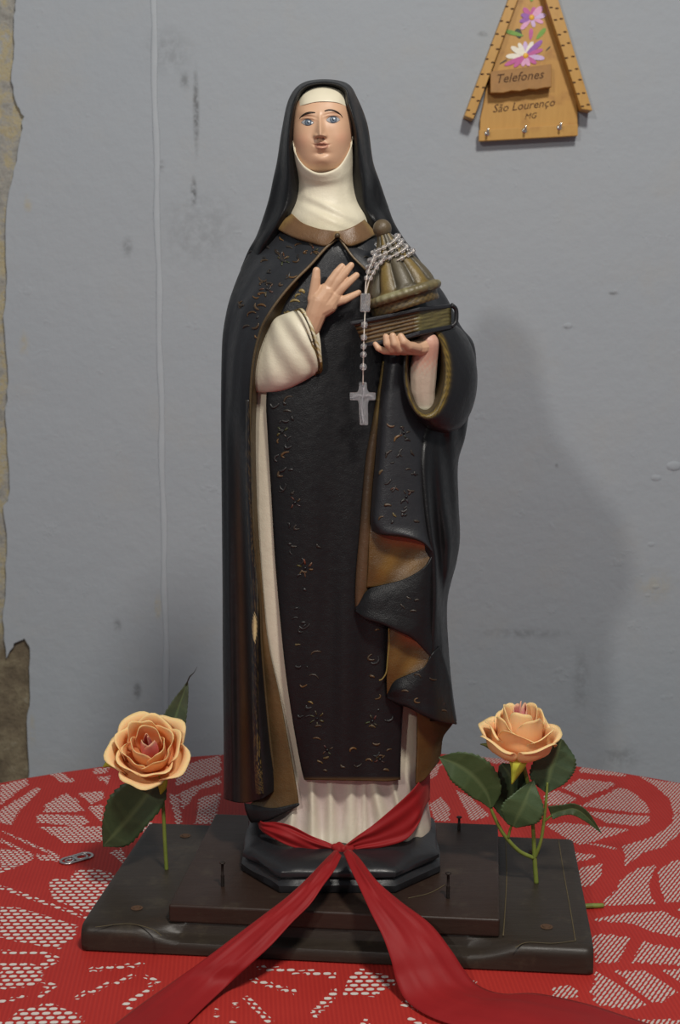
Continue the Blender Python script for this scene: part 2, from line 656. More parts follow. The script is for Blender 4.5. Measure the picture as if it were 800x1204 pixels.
# ---- lace cloth: open-work regions (photo pixels, projected to the table plane)
def sc(x0, y0, k, polys):
    return [[(x0 + x / k, y0 + y / k) for x, y in p] for p in polys]
lace = []
lace += sc(0, 880, 3.077, [
    [(160, 205), (240, 165), (275, 185), (305, 230), (160, 235)], [(130, 240), (310, 245), (325, 270), (290, 285), (135, 270)],
    [(140, 285), (370, 285), (372, 340), (235, 345), (200, 320)], [(280, 165), (375, 155), (380, 180), (330, 205)],
    [(320, 215), (375, 205), (370, 270), (340, 245)], [(0, 210), (0, 135), (100, 110), (100, 135), (50, 170)],
    [(0, 225), (140, 140), (145, 155), (65, 235), (40, 280), (0, 270)], [(180, 95), (215, 85), (275, 120), (230, 128)],
    [(340, 75), (400, 65), (385, 90), (340, 95)], [(350, 105), (400, 100), (390, 135)],
    [(0, 362), (70, 370), (125, 400), (60, 430), (0, 452)], [(130, 380), (215, 395), (215, 412), (140, 402)],
    [(0, 300), (15, 300), (215, 385), (210, 398)], [(0, 325), (130, 385), (120, 392), (0, 338)],
    [(520, 240), (560, 280), (540, 310), (500, 300)], [(395, 380), (440, 365), (470, 430), (450, 420)],
    [(630, 70), (800, 25), (800, 88), (640, 135)], [(650, 160), (800, 100), (800, 128), (720, 150), (660, 225)],
    [(705, 275), (720, 180), (800, 160), (780, 275)], [(610, 165), (640, 275), (660, 275), (645, 165)],
    [(175, 490), (200, 470), (250, 480), (275, 445), (330, 435), (400, 450), (435, 490), (430, 523), (400, 580), (370, 607), (320, 602), (250, 572), (190, 547)]])
lace += sc(0, 1040, 3.077, [
    [(0, 85), (60, 85), (170, 115), (280, 150), (270, 190), (230, 215), (210, 235), (90, 215), (0, 195)],
    [(0, 285), (110, 285), (150, 300), (160, 345), (110, 370), (0, 380)], [(0, 505), (60, 460), (180, 430), (300, 480), (310, 520), (0, 520)],
    [(318, 305), (520, 284), (522, 297), (320, 320)], [(265, 408), (485, 325), (490, 335), (275, 422)], [(440, 445), (550, 358), (570, 362), (455, 462)],
    [(0, 240), (160, 244), (212, 262), (208, 280), (150, 308), (140, 298), (180, 272), (150, 256), (0, 252)],
    [(135, 400), (160, 380), (150, 345), (205, 365), (200, 380), (140, 412)], [(0, 0), (30, 12), (320, 118), (335, 135), (0, 18)],
    [(0, 418), (95, 402), (95, 412), (0, 430)], [(520, 325), (580, 350), (570, 360), (520, 340)]])
lace += sc(640, 870, 5, [
    [(215, 150), (330, 165), (480, 205), (480, 218), (210, 195)], [(110, 285), (210, 230), (400, 250), (420, 265), (240, 340)],
    [(0, 320), (80, 300), (200, 350), (110, 385), (0, 385)], [(210, 390), (440, 280), (500, 290), (600, 370), (620, 430), (540, 430)],
    [(230, 420), (620, 450), (625, 480), (560, 510), (370, 490)], [(0, 500), (130, 490), (510, 530), (330, 590), (210, 620), (150, 590)],
    [(550, 215), (800, 260), (880, 300), (880, 420), (760, 430), (740, 350), (650, 270)],
    [(880, 430), (790, 560), (700, 640), (580, 670), (480, 740), (470, 760), (480, 690), (460, 630), (650, 570), (750, 500), (760, 430)],
    [(180, 660), (320, 690), (190, 720)], [(200, 770), (340, 730), (340, 800), (290, 850), (210, 850)], [(250, 605), (430, 635), (425, 650), (250, 615)],
    [(450, 820), (540, 760), (660, 740), (620, 850), (630, 930), (660, 965), (350, 980), (350, 950), (430, 880)],
    [(670, 770), (760, 720), (860, 700), (900, 950), (710, 960), (670, 800)]])
lace += sc(640, 1030, 5, [
    [(200, 0), (330, 0), (270, 60), (215, 60)], [(255, 265), (480, 220), (700, 205), (800, 260), (880, 320), (880, 380), (640, 330), (500, 280)],
    [(280, 360), (350, 345), (510, 365), (460, 460), (430, 520), (310, 510)], [(580, 390), (850, 440), (850, 535), (520, 510)],
    [(400, 560), (600, 560), (790, 680), (680, 760), (560, 680)], [(670, 560), (850, 545), (850, 650)],
    [(290, 555), (400, 620), (610, 760), (510, 790), (340, 760), (260, 690), (300, 620)], [(50, 660), (150, 640), (200, 690), (190, 720), (60, 720)],
    [(640, 870), (790, 850), (900, 860), (900, 930), (640, 930)], [(770, 190), (850, 190), (850, 225)]])
lace += sc(250, 1080, 2, [
    [(100, 112), (290, 128), (290, 140), (110, 122)], [(92, 138), (200, 170), (195, 180), (90, 150)], [(66, 182), (80, 178), (150, 245), (130, 248)],
    [(320, 140), (345, 122), (400, 130), (440, 150), (370, 190), (305, 185)], [(440, 195), (480, 195), (575, 228), (560, 236), (445, 212)],
    [(230, 220), (285, 165), (300, 175), (240, 240)], [(575, 150), (620, 150), (615, 180), (590, 180)], [(45, 195), (60, 190), (60, 215), (50, 218)],
    [(0, 225), (10, 210), (16, 215), (10, 240)]])
lace += sc(480, 860, 4.444, [
    [(185, 75), (300, 85), (430, 110), (540, 165), (460, 170), (330, 125), (190, 100)], [(110, 380), (170, 345), (220, 400), (215, 470), (140, 470)],
    [(250, 310), (330, 350), (430, 444), (330, 470)], [(110, 180), (180, 170), (150, 230), (100, 260)]])
lace += sc(500, 860, 2.667, [[(470, 380), (540, 390), (470, 400)], [(480, 430), (555, 415), (530, 480), (500, 490)]])

def mask_of(X, Y, polys):
    out = np.zeros(X.shape, bool)
    for p in polys:
        x0, x1 = p[:, 0].min(), p[:, 0].max()
        y0, y1 = p[:, 1].min(), p[:, 1].max()
        s_ = (X >= x0) & (X <= x1) & (Y >= y0) & (Y <= y1)
        if not s_.any():
            continue
        xs, ys = X[s_], Y[s_]
        ins = np.zeros(xs.shape, bool)
        j = len(p) - 1
        for i in range(len(p)):
            xi, yi, xj, yj = p[i, 0], p[i, 1], p[j, 0], p[j, 1]
            if yi != yj:
                c = ((yi > ys) != (yj > ys)) & (xs < (xj - xi) * (ys - yi) / (yj - yi) + xi)
                ins ^= c
            j = i
        out[s_] |= ins
    return out

LP = []
for p in lace:
    w = [PZ(x, y, TZ) for x, y in p]
    LP.append(np.array([(q.x, q.y) for q in w]))

def build_cloth():
    nseg = 1300
    rr = np.concatenate([np.linspace(0.004, 0.40, 60), np.arange(0.4035, TR - 0.012, 0.0033)])
    prof = [(r, 0.0) for r in rr]
    for k in range(1, 7):
        a = k / 6 * math.pi / 2
        prof.append((TR - 0.012 + 0.012 * math.sin(a), -0.012 + 0.012 * math.cos(a)))
    for k in range(1, 14):
        prof.append((TR + 0.0012 * k, -0.012 - 0.022 * k))
    prof = np.array(prof)
    th = np.linspace(0, 2 * math.pi, nseg, endpoint=False)
    R = prof[:, 0][:, None] + 0 * th[None]
    Z = prof[:, 1][:, None] + 0 * th[None]
    drop = np.clip(-Z - 0.012, 0, 1)
    R = R + drop * 0.045 * np.sin(th * 26)[None] + drop * 0.03 * np.sin(th * 11 + 1)[None]
    X = TC.x + R * np.cos(th)[None]
    Y = TC.y + R * np.sin(th)[None]
    Z = Z + TZ + 0.0006 * np.sin(X * 21) * np.sin(Y * 17) + 0.0006
    m = mask_of(X, Y, LP)
    # the motif goes on, turned by half a turn, on the side of the table towards the room
    near = Y < 1.19
    X2, Y2 = 2 * TC.x - X, 2 * 1.19 - Y
    m = m | (near & mask_of(X2, Y2, LP))
    nr = len(prof)
    # knit direction of the cloth in its two webs
    right = X > 0.10
    q0, q1, q2 = PZ(742, 1000, TZ), PZ(752, 989.5, TZ), PZ(746.6, 1000, TZ)
    a_r = math.atan2(q1.y - q0.y, q1.x - q0.x)
    pit = abs(-(q2.x - q0.x) * math.sin(a_r))
    ang = np.where(right, a_r, math.radians(1))
    U = (X * np.cos(ang) + Y * np.sin(ang))
    V = (-X * np.sin(ang) + Y * np.cos(ang))
    far = Y > PZ(90, 1018, TZ).y
    U = U / np.where(right, 0.0105, np.where(far, 0.0068, 0.0100))
    V = V / np.where(right, pit, np.where(far, 0.0058, 0.0080))
    co = np.stack([X, Y, Z], -1).reshape(-1, 3)
    me = bpy.data.meshes.new('tablecloth')
    n = len(co)
    r_, c_ = np.meshgrid(np.arange(nr - 1), np.arange(nseg), indexing='ij')
    c2 = (c_ + 1) % nseg
    q = np.stack([r_ * nseg + c_, (r_ + 1) * nseg + c_, (r_ + 1) * nseg + c2, r_ * nseg + c2], -1).reshape(-1, 4)
    me.vertices.add(n)
    me.vertices.foreach_set('co', co.ravel())
    me.loops.add(q.size)
    me.loops.foreach_set('vertex_index', q.ravel().astype(np.int32))
    me.polygons.add(len(q))
    me.polygons.foreach_set('loop_start', (np.arange(len(q)) * 4).astype(np.int32))
    me.polygons.foreach_set('use_smooth', np.ones(len(q), bool))
    a = me.attributes.new('lace', 'FLOAT', 'POINT')
    a.data.foreach_set('value', m.reshape(-1).astype(np.float32))
    a = me.attributes.new('knit', 'FLOAT_VECTOR', 'POINT')
    a.data.foreach_set('vector', np.stack([U, V, right * 1.0], -1).reshape(-1, 3).astype(np.float32).ravel())
    me.update()
    me.validate()
    t = NT('red_lace_cloth')
    L = t.attr('lace').outputs['Fac']
    kv = t.attr('knit').outputs['Vector']
    sp = t.n('ShaderNodeSeparateXYZ')
    t.set(sp.inputs[0], kv)
    u, v, rgt = sp.outputs
    fv = t.math('FLOOR', v)
    uu = t.math('FRACT', t.math('MULTIPLY_ADD', fv, 0.5, u))
    vv = t.math('FRACT', v)
    du = t.math('ABSOLUTE', t.math('SUBTRACT', uu, 0.5))
    dv = t.math('ABSOLUTE', t.math('SUBTRACT', vv, 0.5))
    ea = t.math('DIVIDE', du, t.math('MULTIPLY_ADD', rgt, 0.13, 0.40))
    eb = t.math('DIVIDE', dv, t.math('MULTIPLY_ADD', rgt, -0.04, 0.35))
    el = t.math('ADD', t.math('POWER', ea, 2.6), t.math('POWER', eb, 2.6))
    hole = t.step(el, 1.05, 0.60)
    holes = t.math('MULTIPLY', hole, t.step(L, 0.45, 0.62))
    tone = t.mix(t.noise(18, 4), (0.40, 0.022, 0.016), (0.485, 0.036, 0.026))
    sx = t.n('ShaderNodeSeparateXYZ')
    t.set(sx.inputs[0], t.co())
    rib = t.math('SINE', t.math('MULTIPLY', t.math('ADD', sx.outputs[0], t.math('MULTIPLY', sx.outputs[1], 0.07)), 2 * math.pi / 0.0042))
    tone = t.mix(t.math('MULTIPLY_ADD', rib, 0.16, 0.16), tone, (0.27, 0.010, 0.011))
    white = t.mix(t.noise(40, 2), (0.50, 0.41, 0.375), (0.62, 0.54, 0.49))
    white = t.mix(t.math('MULTIPLY', t.math('SUBTRACT', 1.0, rgt), 0.5), white, (0.82, 0.78, 0.72))
    base = t.mix(holes, tone, white)
    t.bump(t.math('SUBTRACT', t.math('MULTIPLY', rib, 0.25), t.math('MULTIPLY', holes, 1.2)), 0.55, 0.0010)
    t.fin(base, 0.62, 0, 0.3)
    o = link('tablecloth', me, None, t.m, (TC.x, TC.y, TZ))
    tag(o, 'red lace tablecloth with pale open-work flower pattern on the round table', 'tablecloth')
build_cloth()

# ------------------------------------------------------------------ wooden base board
ROT = math.radians(-5.6)
PLZ0, PLZ1, STZ1 = TZ + 0.0012, TZ + 0.028, TZ + 0.046
c_l, c_r = PZ(95, 1118, PLZ0), PZ(698, 1147, PLZ0)
ROT = math.atan2(c_r.y - c_l.y, c_r.x - c_l.x)
BC = c_l.lerp(c_r, .5)
BC.z = 0
BM = Matrix.Translation(BC) @ Matrix.Rotation(ROT, 4, 'Z')     # local: x along the front edge, y going back
def bl(x, y, z):
    return BM @ Vector((x, y, z))
lx1 = (c_r - c_l).length / 2
lx0 = -lx1
DEP = ((BM.inverted() @ PZ(668, 986, PLZ1)).y + (BM.inverted() @ PZ(188, 969, PLZ1)).y) / 2
board = empty('wooden_base', bl(0, DEP / 2, TZ), 'dark varnished stepped wooden base board under the statue', 'base')
# board with a rounded front edge, its middle length cut back to a ledge with S-curved ends
full = np.array([(.0015, 0), (0, .0015), (0, .006), (0, .012), (0, .0165), (.0004, .0198), (.002, .0232), (.005, .0256), (.010, .0266), (.030, .0268), (.032, .0268)])
cutp = np.array([(.0015, 0), (0, .0015), (0, .005), (.0002, .0095), (.0016, .0125), (.005, .0138), (.0125, .0145), (.0165, .0165), (.0178, .0215), (.0190, .0258), (.0215, .0268)])
def sm(a, b, x):
    t_ = max(0, min(1, (x - a) / (b - a)))
    return t_ * t_ * (3 - 2 * t_)
vs, NX = [], 120
for i in range(NX + 1):
    x = lx0 + (lx1 - lx0) * i / NX
    k_ = sm(lx0 + .052, lx0 + .105, x) * (1 - sm(lx1 - .125, lx1 - .068, x))
    en = min(1, min(x - lx0, lx1 - x) / .006)
    rd = .0028 * (1 - math.sqrt(max(0, 1 - (1 - en) ** 2)))
    pr = full * (1 - k_) + cutp * k_
    for y, z in pr:
        vs.append(bl(x, y + rd, PLZ0 + z - rd * .8 * (z > .018)))
    vs.append(bl(x * .985, DEP, PLZ0 + .0268 - rd * .8))
    vs.append(bl(x * .985, DEP, PLZ0))
o = obj('board', vs, grid_faces(NX + 1, 13, True) + [tuple(range(13)), tuple(reversed(range(NX * 13, NX * 13 + 13)))], M['base_wood'], board)
fixnormals(o)
for p_ in o.data.polygons:
    if len(p_.vertices) > 4:
        p_.use_smooth = False
try:
    o.data.set_sharp_from_angle(angle=0.75)
except Exception:
    pass
s_l = PZ(197, 1066, STZ1)
s_r = PZ(588, 1079, STZ1)
iv = BM.inverted()
a, b = iv @ s_l, iv @ s_r
sy = (a.y + b.y) / 2
v, f = prism([bl(a.x, sy, PLZ1 - .0005), bl(b.x, sy, PLZ1 - .0005), bl(b.x, DEP - .008, PLZ1 - .0005), bl(a.x, DEP - .008, PLZ1 - .0005)], (0, 0, STZ1 - PLZ1 + .0005))
o = fixnormals(obj('step_board', v, f, M['step_wood'], board, None, False))
bevel(o, 0.0022, 3)
STEPX = (a.x, b.x)
for px, py in ((161, 1068), (218, 983), (643, 1090), (628, 1002)):
    c = PZ(px, py, PLZ1)
    bm = bmesh.new()
    bmesh.ops.create_circle(bm, cap_ends=True, segments=18, radius=0.0062, matrix=Matrix.Translation(c + Vector((0, 0, .0005))))
    bmesh.ops.create_cone(bm, cap_ends=True, segments=14, radius1=.0042, radius2=.0036, depth=.0012, matrix=Matrix.Translation(c + Vector((0, 0, .001))))
    bobj('screw_head', bm, M['rust'], board, False)
# scratched ochre lines
def line_on(pts, w, z):
    q = [PZ(x, y, z + .0003) for x, y in pts]
    tube('scratched_line', q, w, M['ochre_line'], board, 6, None, 0.3, Vector((0, 0, 1)), 24)
line_on([(595, 985), (596, 1030), (594, 1072), (592, 1100)], .0007, PLZ1)
line_on([(657, 987), (664, 1030), (672, 1075), (677, 1106)], .0006, PLZ1)
line_on([(677, 1106), (650, 1109), (620, 1108), (606, 1114)], .0006, PLZ1)
line_on([(112, 1090), (150, 1086), (178, 1092), (190, 1100)], .0006, PLZ1)
line_on([(524, 1040), (505, 1050), (480, 1056)], .0006, STZ1)

def nail(px, py, h, z, label):
    c = PZ(px, py, z)
    bm = bmesh.new()
    prof = [(0, -.006), (.0014, -.006)]
    for k in range(10):
        zz = h * .45 * k / 10
        prof += [(.0014, zz), (.0021, zz + h * .02)]
    prof += [(.0014, h * .5), (.0014, h - .0016), (.0030, h - .0014), (.0032, h - .0003), (.0022, h), (0, h)]
    vs, fs = [], []
    for r, zz in prof:
        for k in range(10):
            t_ = 2 * math.pi * k / 10
            vs.append(c + Vector((r * math.cos(t_), r * math.sin(t_), zz)))
    o = obj('nail', vs, grid_faces(len(prof), 10, True), M['nail'], None, None, True, c)
    fixnormals(o)
    tag(o, label, 'nail', 'nails in the wooden base')
nail(262, 1042, .026, STZ1, 'dark nail sticking up from the base before the tunic\'s brown-lined mantle edge')
nail(527, 1056, .027, STZ1, 'dark ridged nail sticking up before the plinth corner by the leafier rose')
nail(540, 976, .016, STZ1, 'short dark nail behind the plinth near the large drooping leaf')

# ================================================================== STATUE
root = empty('nun_statue', (P(392, 1000, 0).x, YS, STZ1), 'painted plaster statue of a nun in black mantle holding a book', 'statue')
BLK = (0.0082, 0.0080, 0.0086)
BLK2 = (0.0235, 0.0242, 0.0272)
BRN = (0.082, 0.040, 0.010)
GLD = (0.24, 0.150, 0.038)
CRM = (0.66, 0.60, 0.46)
PNK = (0.62, 0.49, 0.42)
SKN = (0.58, 0.355, 0.225)

def lerp3(a, b, t):
    t = max(0, min(1, t))
    return tuple(x + (y - x) * t for x, y in zip(a, b))

def sst(x, a, b):
    t = max(0, min(1, (x - a) / (b - a)))
    return t * t * (3 - 2 * t)

def ga(x, c, s):
    return math.exp(-((x - c) / s) ** 2)

# ---- plinth
pz = STZ1
pc = PZ(402, 1050, pz)
pfy = pc.y
hx = 0.1035
pcx = PZ(402, 1020, pz + .02).x
oct_ = [(-hx, .055), (-hx * .60, .0), (hx * .52, .0), (hx * .98, .050), (hx, .150), (hx * .7, .185), (-hx * .7, .185), (-hx, .150)]
den = []
for i in range(8):
    a, b = Vector((*oct_[i], 0)), Vector((*oct_[(i + 1) % 8], 0))
    for k in range(8):
        den.append(a.lerp(b, k / 8))
dn = np.array([(p.x, p.y) for p in den])
for _ in range(0):
    dn = dn * .5 + .25 * np.roll(dn, 1, 0) + .25 * np.roll(dn, -1, 0)
cen = np.array([0, .093])
prof = [(0, 1.0), (.0025, 1.018), (.0085, 1.018), (.0115, .982), (.0135, .960), (.0155, .975), (.0165, .992), (.0205, .996), (.0225, .985), (.0255, .935), (.0282, .86), (.030, .78), (.0305, .60), (.031, .2), (.031, 0.01)]
vs = []
for z, s_ in prof:
    for k, p in enumerate(dn):
        q = cen + (p - cen) * s_
        wob = .0011 * math.sin(k * .9 + z * 300) * min(1, z / .01)
        vs.append(Vector((pcx + q[0] + wob, pfy + q[1], pz + z + wob * .5)))
o = obj('plinth', vs, grid_faces(len(prof), len(dn), True), M['plinth'], root)
fixnormals(o)
o.data.set_sharp_from_angle(angle=math.radians(38))
PTOP = pz + .0295

# ---- tunic (cream under-dress)
rings = [(292, 335, 468, 44, -40), (360, 300, 490, 54, -62), (465, 284, 492, 58, -66), (600, 282, 490, 60, -68), (700, 286, 494, 61, -70), (780, 296, 496, 62, -72),
         (850, 312, 497, 65, -74), (915, 325, 499, 69, -74), (950, 322, 502, 73, -76), (975, 312, 505, 78, -78), (992, 306, 507, 82, -80), (1000, 306, 507, 80, -80)]
def tunic():
    nseg = 360
    ctrl = []
    for y, xl, xr, bf, bb in rings:
        row = []
        pf = P((xl + xr) / 2, y, bf)
        pl_ = P(xl, y, 10)
        pr = P(xr, y, 10)
        row = [pf.z, pl_.x, pr.x, bf, bb, y]
        ctrl.append(row)
    ctrl = cr(np.array(ctrl), 170)
    vs, cs = [], []
    for z, xl, xr, bf, bb, y in ctrl:
        z = max(z, PTOP - .003)
        for k in range(nseg):
            th = 2 * math.pi * k / nseg
            c_, s_ = math.cos(th), math.sin(th)
            e = 2 / 3.0
            ux = math.copysign(abs(c_) ** e, c_)
            uy = math.copysign(abs(s_) ** e, s_)
            X = (xl + xr) / 2 + (xr - xl) / 2 * ux
            d = (bf if uy > 0 else -bb) * uy
            if uy > 0:
                fo = sst(y, 905, 955)
                pxx = X / (1.47 / F) + 400
                lump = 0
                lmax = 0
                for cx, w_, a_ in ((344, 7, 4), (367, 8, 5.5), (389, 8, 4.5), (413, 9, 6), (429, 5, 3.5), (447, 11, 5.5), (470, 7, 4), (488, 6, 3)):
                    sl = cx + (y - 950) * (0.25 if cx > 440 else (-0.12 if cx < 360 else 0.02))
                    lump += a_ * ga(pxx, sl, w_ * (.45 + .55 * sst(y, 915, 990)))
                toe = 6 * ga(pxx, 445, 16) * ga(y, 985, 14) + 5 * ga(pxx, 372, 22) * ga(y, 995, 12)
                d += fo * (lump * 2.1 + toe - 6)
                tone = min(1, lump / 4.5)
                # soft long folds higher up
                d += (1 - fo) * 1.2 * math.sin(pxx / 7.0)
            vs.append(Vector((X, YS - d * S, z)))
            f_ = sst(y, 905, 930) * (1 - sst(y, 945, 985))
            cs.append(lerp3(CRM, (0.52, 0.42, 0.375), (0.9 - .85 * (tone if uy > 0 else 0)) * sst(y, 900, 925) * (1 - .75 * sst(y, 970, 992)) + .12))  # fold crests stay cream, valleys get crease shade as a pink-grey colour
    nr = len(ctrl)
    fs = grid_faces(nr, nseg, True)
    fs.append(tuple(range(nseg)))
    fs.append(tuple(reversed(range((nr - 1) * nseg, nr * nseg))))
    o = obj('tunic', vs, fs, M['cream'], root, cs)
    fixnormals(o)
tunic()

# ---- scapular (long black front panel)
sc_rows = []
for y, xl, xr, de, dc in ((281, 352, 440, 40, 56), (302, 345, 444, 50, 63), (350, 335, 452, 58, 67), (410, 322, 462, 60, 71), (466, 315, 476, 62, 74), (512, 316.5, 482, 63, 76), (580, 320.5, 484, 64, 78),
                          (650, 324.5, 484, 65, 79), (712, 329.5, 482, 66, 80), (787, 337, 476, 69, 82), (850, 346, 472, 72, 84), (900, 355, 470, 75, 86), (917, 359, 470, 76, 87)):
    r = [(xl - 1, y, de - 8), (xl, y, de)]
    for f_ in (.12, .3, .5, .7, .88):
        r.append((xl + (xr - xl) * f_, y + (2 * f_ if y > 910 else 0), de + (dc - de) * (1 - (2 * f_ - 1) ** 2) ** .7))
    r += [(xr, y, de), (xr + 1, y, de - 8)]
    sc_rows.append(r)
def scap_d(x, y, u, v):
    f_ = sst(y, 520, 800)
    return f_ * (1.8 * math.cos((x - 408) / 8.5) * ga(x, 408, 40) + 1.0 * math.sin((x - 360) / 6)) + .8 * math.sin(x / 11 + y / 90)
patch('scapular', sc_rows, M['paint'], root, 130, 60, thick=.002, col=lambda x, y, u, v: lerp3(lerp3((0.020, 0.0205, 0.023), BLK, sst(y, 320, 420)), (0.10, 0.055, 0.02), 0.8 * max(0, (y - 913) / 4) if y > 913 else (.7 if u < .03 and y > 820 else 0)),
      disp=scap_d, key='scapular')
# ---- mantle, left of the picture
lm = [
    [(312, 258, -62), (303, 276, -22), (318, 272, 0), (336, 275, 24), (355, 280, 42), (375, 283, 54), (396, 281, 61)],
    [(300, 300, -65), (292, 298, -15), (311, 296, 14), (331, 296, 36), (350, 296, 50), (368, 294, 60), (383, 292, 66)],
    [(295, 325, -68), (281, 322, -10), (297, 318, 20), (314, 316, 42), (332, 314, 56), (350, 312, 64), (367, 310, 70)],
    [(295, 350, -70), (272, 347, -6), (284, 343, 24), (298, 340, 46), (313, 336, 60), (331, 332, 68), (349, 328, 73)],
    [(295, 372, -72), (267, 367, -4), (276, 364, 24), (287, 360, 46), (301, 356, 62), (316, 351, 70), (333, 346, 75)],
    [(295, 400, -72), (263, 395, -4), (270, 392, 22), (280, 388, 44), (292, 384, 60), (304, 377, 70), (317, 368, 76)],
    [(295, 430, -72), (262, 425, -4), (267, 422, 20), (275, 417, 42), (285, 412, 58), (295, 404, 68), (306, 390, 74)],
    [(295, 470, -72), (261.5, 465, -4), (266, 462, 20), (273, 458, 40), (282, 452, 57), (291, 444, 68), (297, 432, 73)],
    [(295, 500, -72), (261.5, 500, -4), (266, 500, 20), (274, 500, 36), (282, 500, 54), (289, 498, 66), (294, 494, 70)],
    [(295, 560, -72), (262, 560, -4), (267, 560, 22), (276, 560, 33), (283, 560, 44), (289, 560, 64), (294, 560, 69)],
    [(295, 630, -72), (262.5, 630, -4), (268, 630, 24), (277, 630, 30), (285, 630, 40), (292, 630, 63), (298, 630, 66)],
    [(295, 700, -72), (263, 700, -4), (269, 700, 26), (279, 700, 28), (287, 700, 38), (296, 700, 63), (305, 700, 58)],
    [(295, 760, -72), (263, 760, -4), (270, 760, 27), (280, 760, 28), (289, 760, 38), (298, 760, 64), (308, 760, 57)],
    [(295, 820, -74), (263.5, 820, -4), (271, 820, 28), (281, 820, 28), (291, 820, 39), (301, 820, 65), (313, 820, 56)],
    [(295, 880, -74), (264, 880, -4), (272, 880, 29), (282, 880, 30), (293, 880, 42), (305, 880, 67), (319, 880, 57)],
    [(295, 925, -74), (264, 925, -3), (272, 928, 30), (283, 930, 33), (294, 929, 46), (308, 924, 69), (324, 915, 58)],
    [(295, 938, -74), (264, 938, -2), (272, 942, 30), (283, 944, 34), (295, 943, 47), (309, 939, 69), (325, 929, 58)]]
def lm_col(x, y, u, v):
    c = lerp3(BLK2, BLK, sst(y, 380, 520))
    c = lerp3(BLK, c, sst(u, .16, .34))
    br = sst(y, 470, 640) * ga(u, .60, .085)
    c = lerp3(c, (0.060, 0.030, 0.014), br)
    return c
def lm_d(x, y, u, v):
    f_ = sst(y, 270, 330) * (1 - sst(y, 440, 520))
    return f_ * 1.6 * math.sin(u * 26 + y / 60) * ga(u, .35, .25)
patch('mantle_front', lm, M['paint'], root, 170, 70, thick=.0028, col=lm_col, mat2=None, key='mantle_l', disp=lm_d)
# thin gilt piping along the opening edge of the mantle
def edge_pts(rows, ci, dd=1.0, dx=0.0):
    g = cr(np.array([r[ci] for r in rows], float), 120)
    return [P(x + dx, y, d + dd) for x, y, d in g]
ep = edge_pts(lm, 6, 0.5)
v_, f_ = frame_tube(ep, [.0014] * 120, 8)
cols_ = []
for i in range(120):
    cols_ += [lerp3((0.14, 0.09, 0.045), lerp3(BLK, GLD, .22), sst(i, 20, 45))] * 8
obj('mantle_edge', v_, f_, M['gold'], root, cols_)
# black and gold speckled hem band running down the front fold
hb = []
for y, x0, x1, d in ((470, 289, 295, 72), (560, 289, 297, 71), (640, 292, 300, 68), (700, 295, 304, 67), (760, 296, 304, 67.5), (840, 297, 305, 68.5), (900, 299, 309, 71), (934, 301, 312, 71)):
    hb.append([(x0, y, d - 5), (x0 + (x1 - x0) * .33, y, d + 1.2), (x0 + (x1 - x0) * .66, y, d + 1.2), (x1, y, d - 4)])
def hb_col(x, y, u, v):
    n = math.sin(x * 7.1 + y * 3.7) * math.sin(x * 3.3 - y * 5.9) * math.sin(y * 1.7 + x)
    c = (0.009, 0.009, 0.010)
    if n > .28:
        c = lerp3(c, GLD, .8 * sst(y, 840, 910) + .25)
    e = abs(u - .5) * 2
    c = lerp3(c, GLD, .55 * sst(e, .7, 1) * (.5 + .5 * math.sin(y * .31)))
    chip = ga(y, 738, 17) * ga(u, .45, .36)
    if chip > .42 + .12 * math.sin(y * 2.1 + x * 3):
        c = (0.52, 0.40, 0.20)
    return c
patch('hem_band', hb, M['gold'], root, 220, 14, col=hb_col, thick=.0008)
# lining of that mantle front
ll = [
    [(349, 328, 71), (351, 331, 64), (352, 336, 58)], [(333, 346, 73), (337, 348, 64), (341, 352, 57)], [(317, 368, 74), (323, 371, 64), (329, 375, 57)],
    [(306, 390, 72), (310, 393, 62), (315, 398, 54)], [(297, 436, 70), (301, 438, 60), (306, 440, 50)], [(294, 500, 67), (297, 500, 60), (301, 500, 50)],
    [(296, 600, 65), (299, 600, 60), (303, 600, 54)], [(304, 700, 57), (307, 700, 57), (310, 700, 55)], [(305, 760, 54), (311, 760, 58), (316, 760, 59)],
    [(308, 816, 52), (319, 816, 60), (328, 816, 63)], [(312, 870, 52), (326, 870, 62), (338, 870, 67)], [(304, 930, 48), (328, 930, 64), (349, 930, 72)],
    [(289, 951, 50), (322, 953, 65), (351, 945, 73)]]
patch('mantle_lining', ll, M['gold'], root, 120, 16, thick=.002, col=lambda x, y, u, v: lerp3((0.045, 0.028, 0.011), lerp3((0.06, .04, .016), (0.115, 0.066, 0.022), sst(y, 560, 780)), sst(u, 0, .8) * .8 + .2 * math.sin(y / 13)))
patch('mantle_hem', [[(287, 944, 47), (320, 950, 66), (351, 944, 73)], [(289, 954, 52), (322, 954, 68), (352, 945.5, 74)], [(295, 967, 52), (318, 964, 67), (351, 948, 73)], [(300, 966, 40), (318, 962, 55), (350, 947, 62)]],
      M['paint'], root, 16, 24, thick=.002, col=BLK)
# back of the mantle
bk = []
for y in (312, 340, 430, 560, 700, 820, 925):
    k = (y - 250) / 675
    bk.append([(505 - 60 * (1 - min(1, k * 3)) - 22 * max(0, k - .75) * 4, y, -62 - 22 * (1 - min(1, (y - 312) / 70))), (455, y, -78 - 6 * k), (392, y, -84 - 8 * k), (335, y, -80 - 6 * k), (293 + 18 * (1 - min(1, k * 3)), y, -70 - 14 * (1 - min(1, (y - 312) / 70)))])
patch('mantle_back', bk, M['paint'], root, 60, 40, thick=.002, col=BLK, disp=lambda x, y, u, v: 3 * math.sin(u * 30))

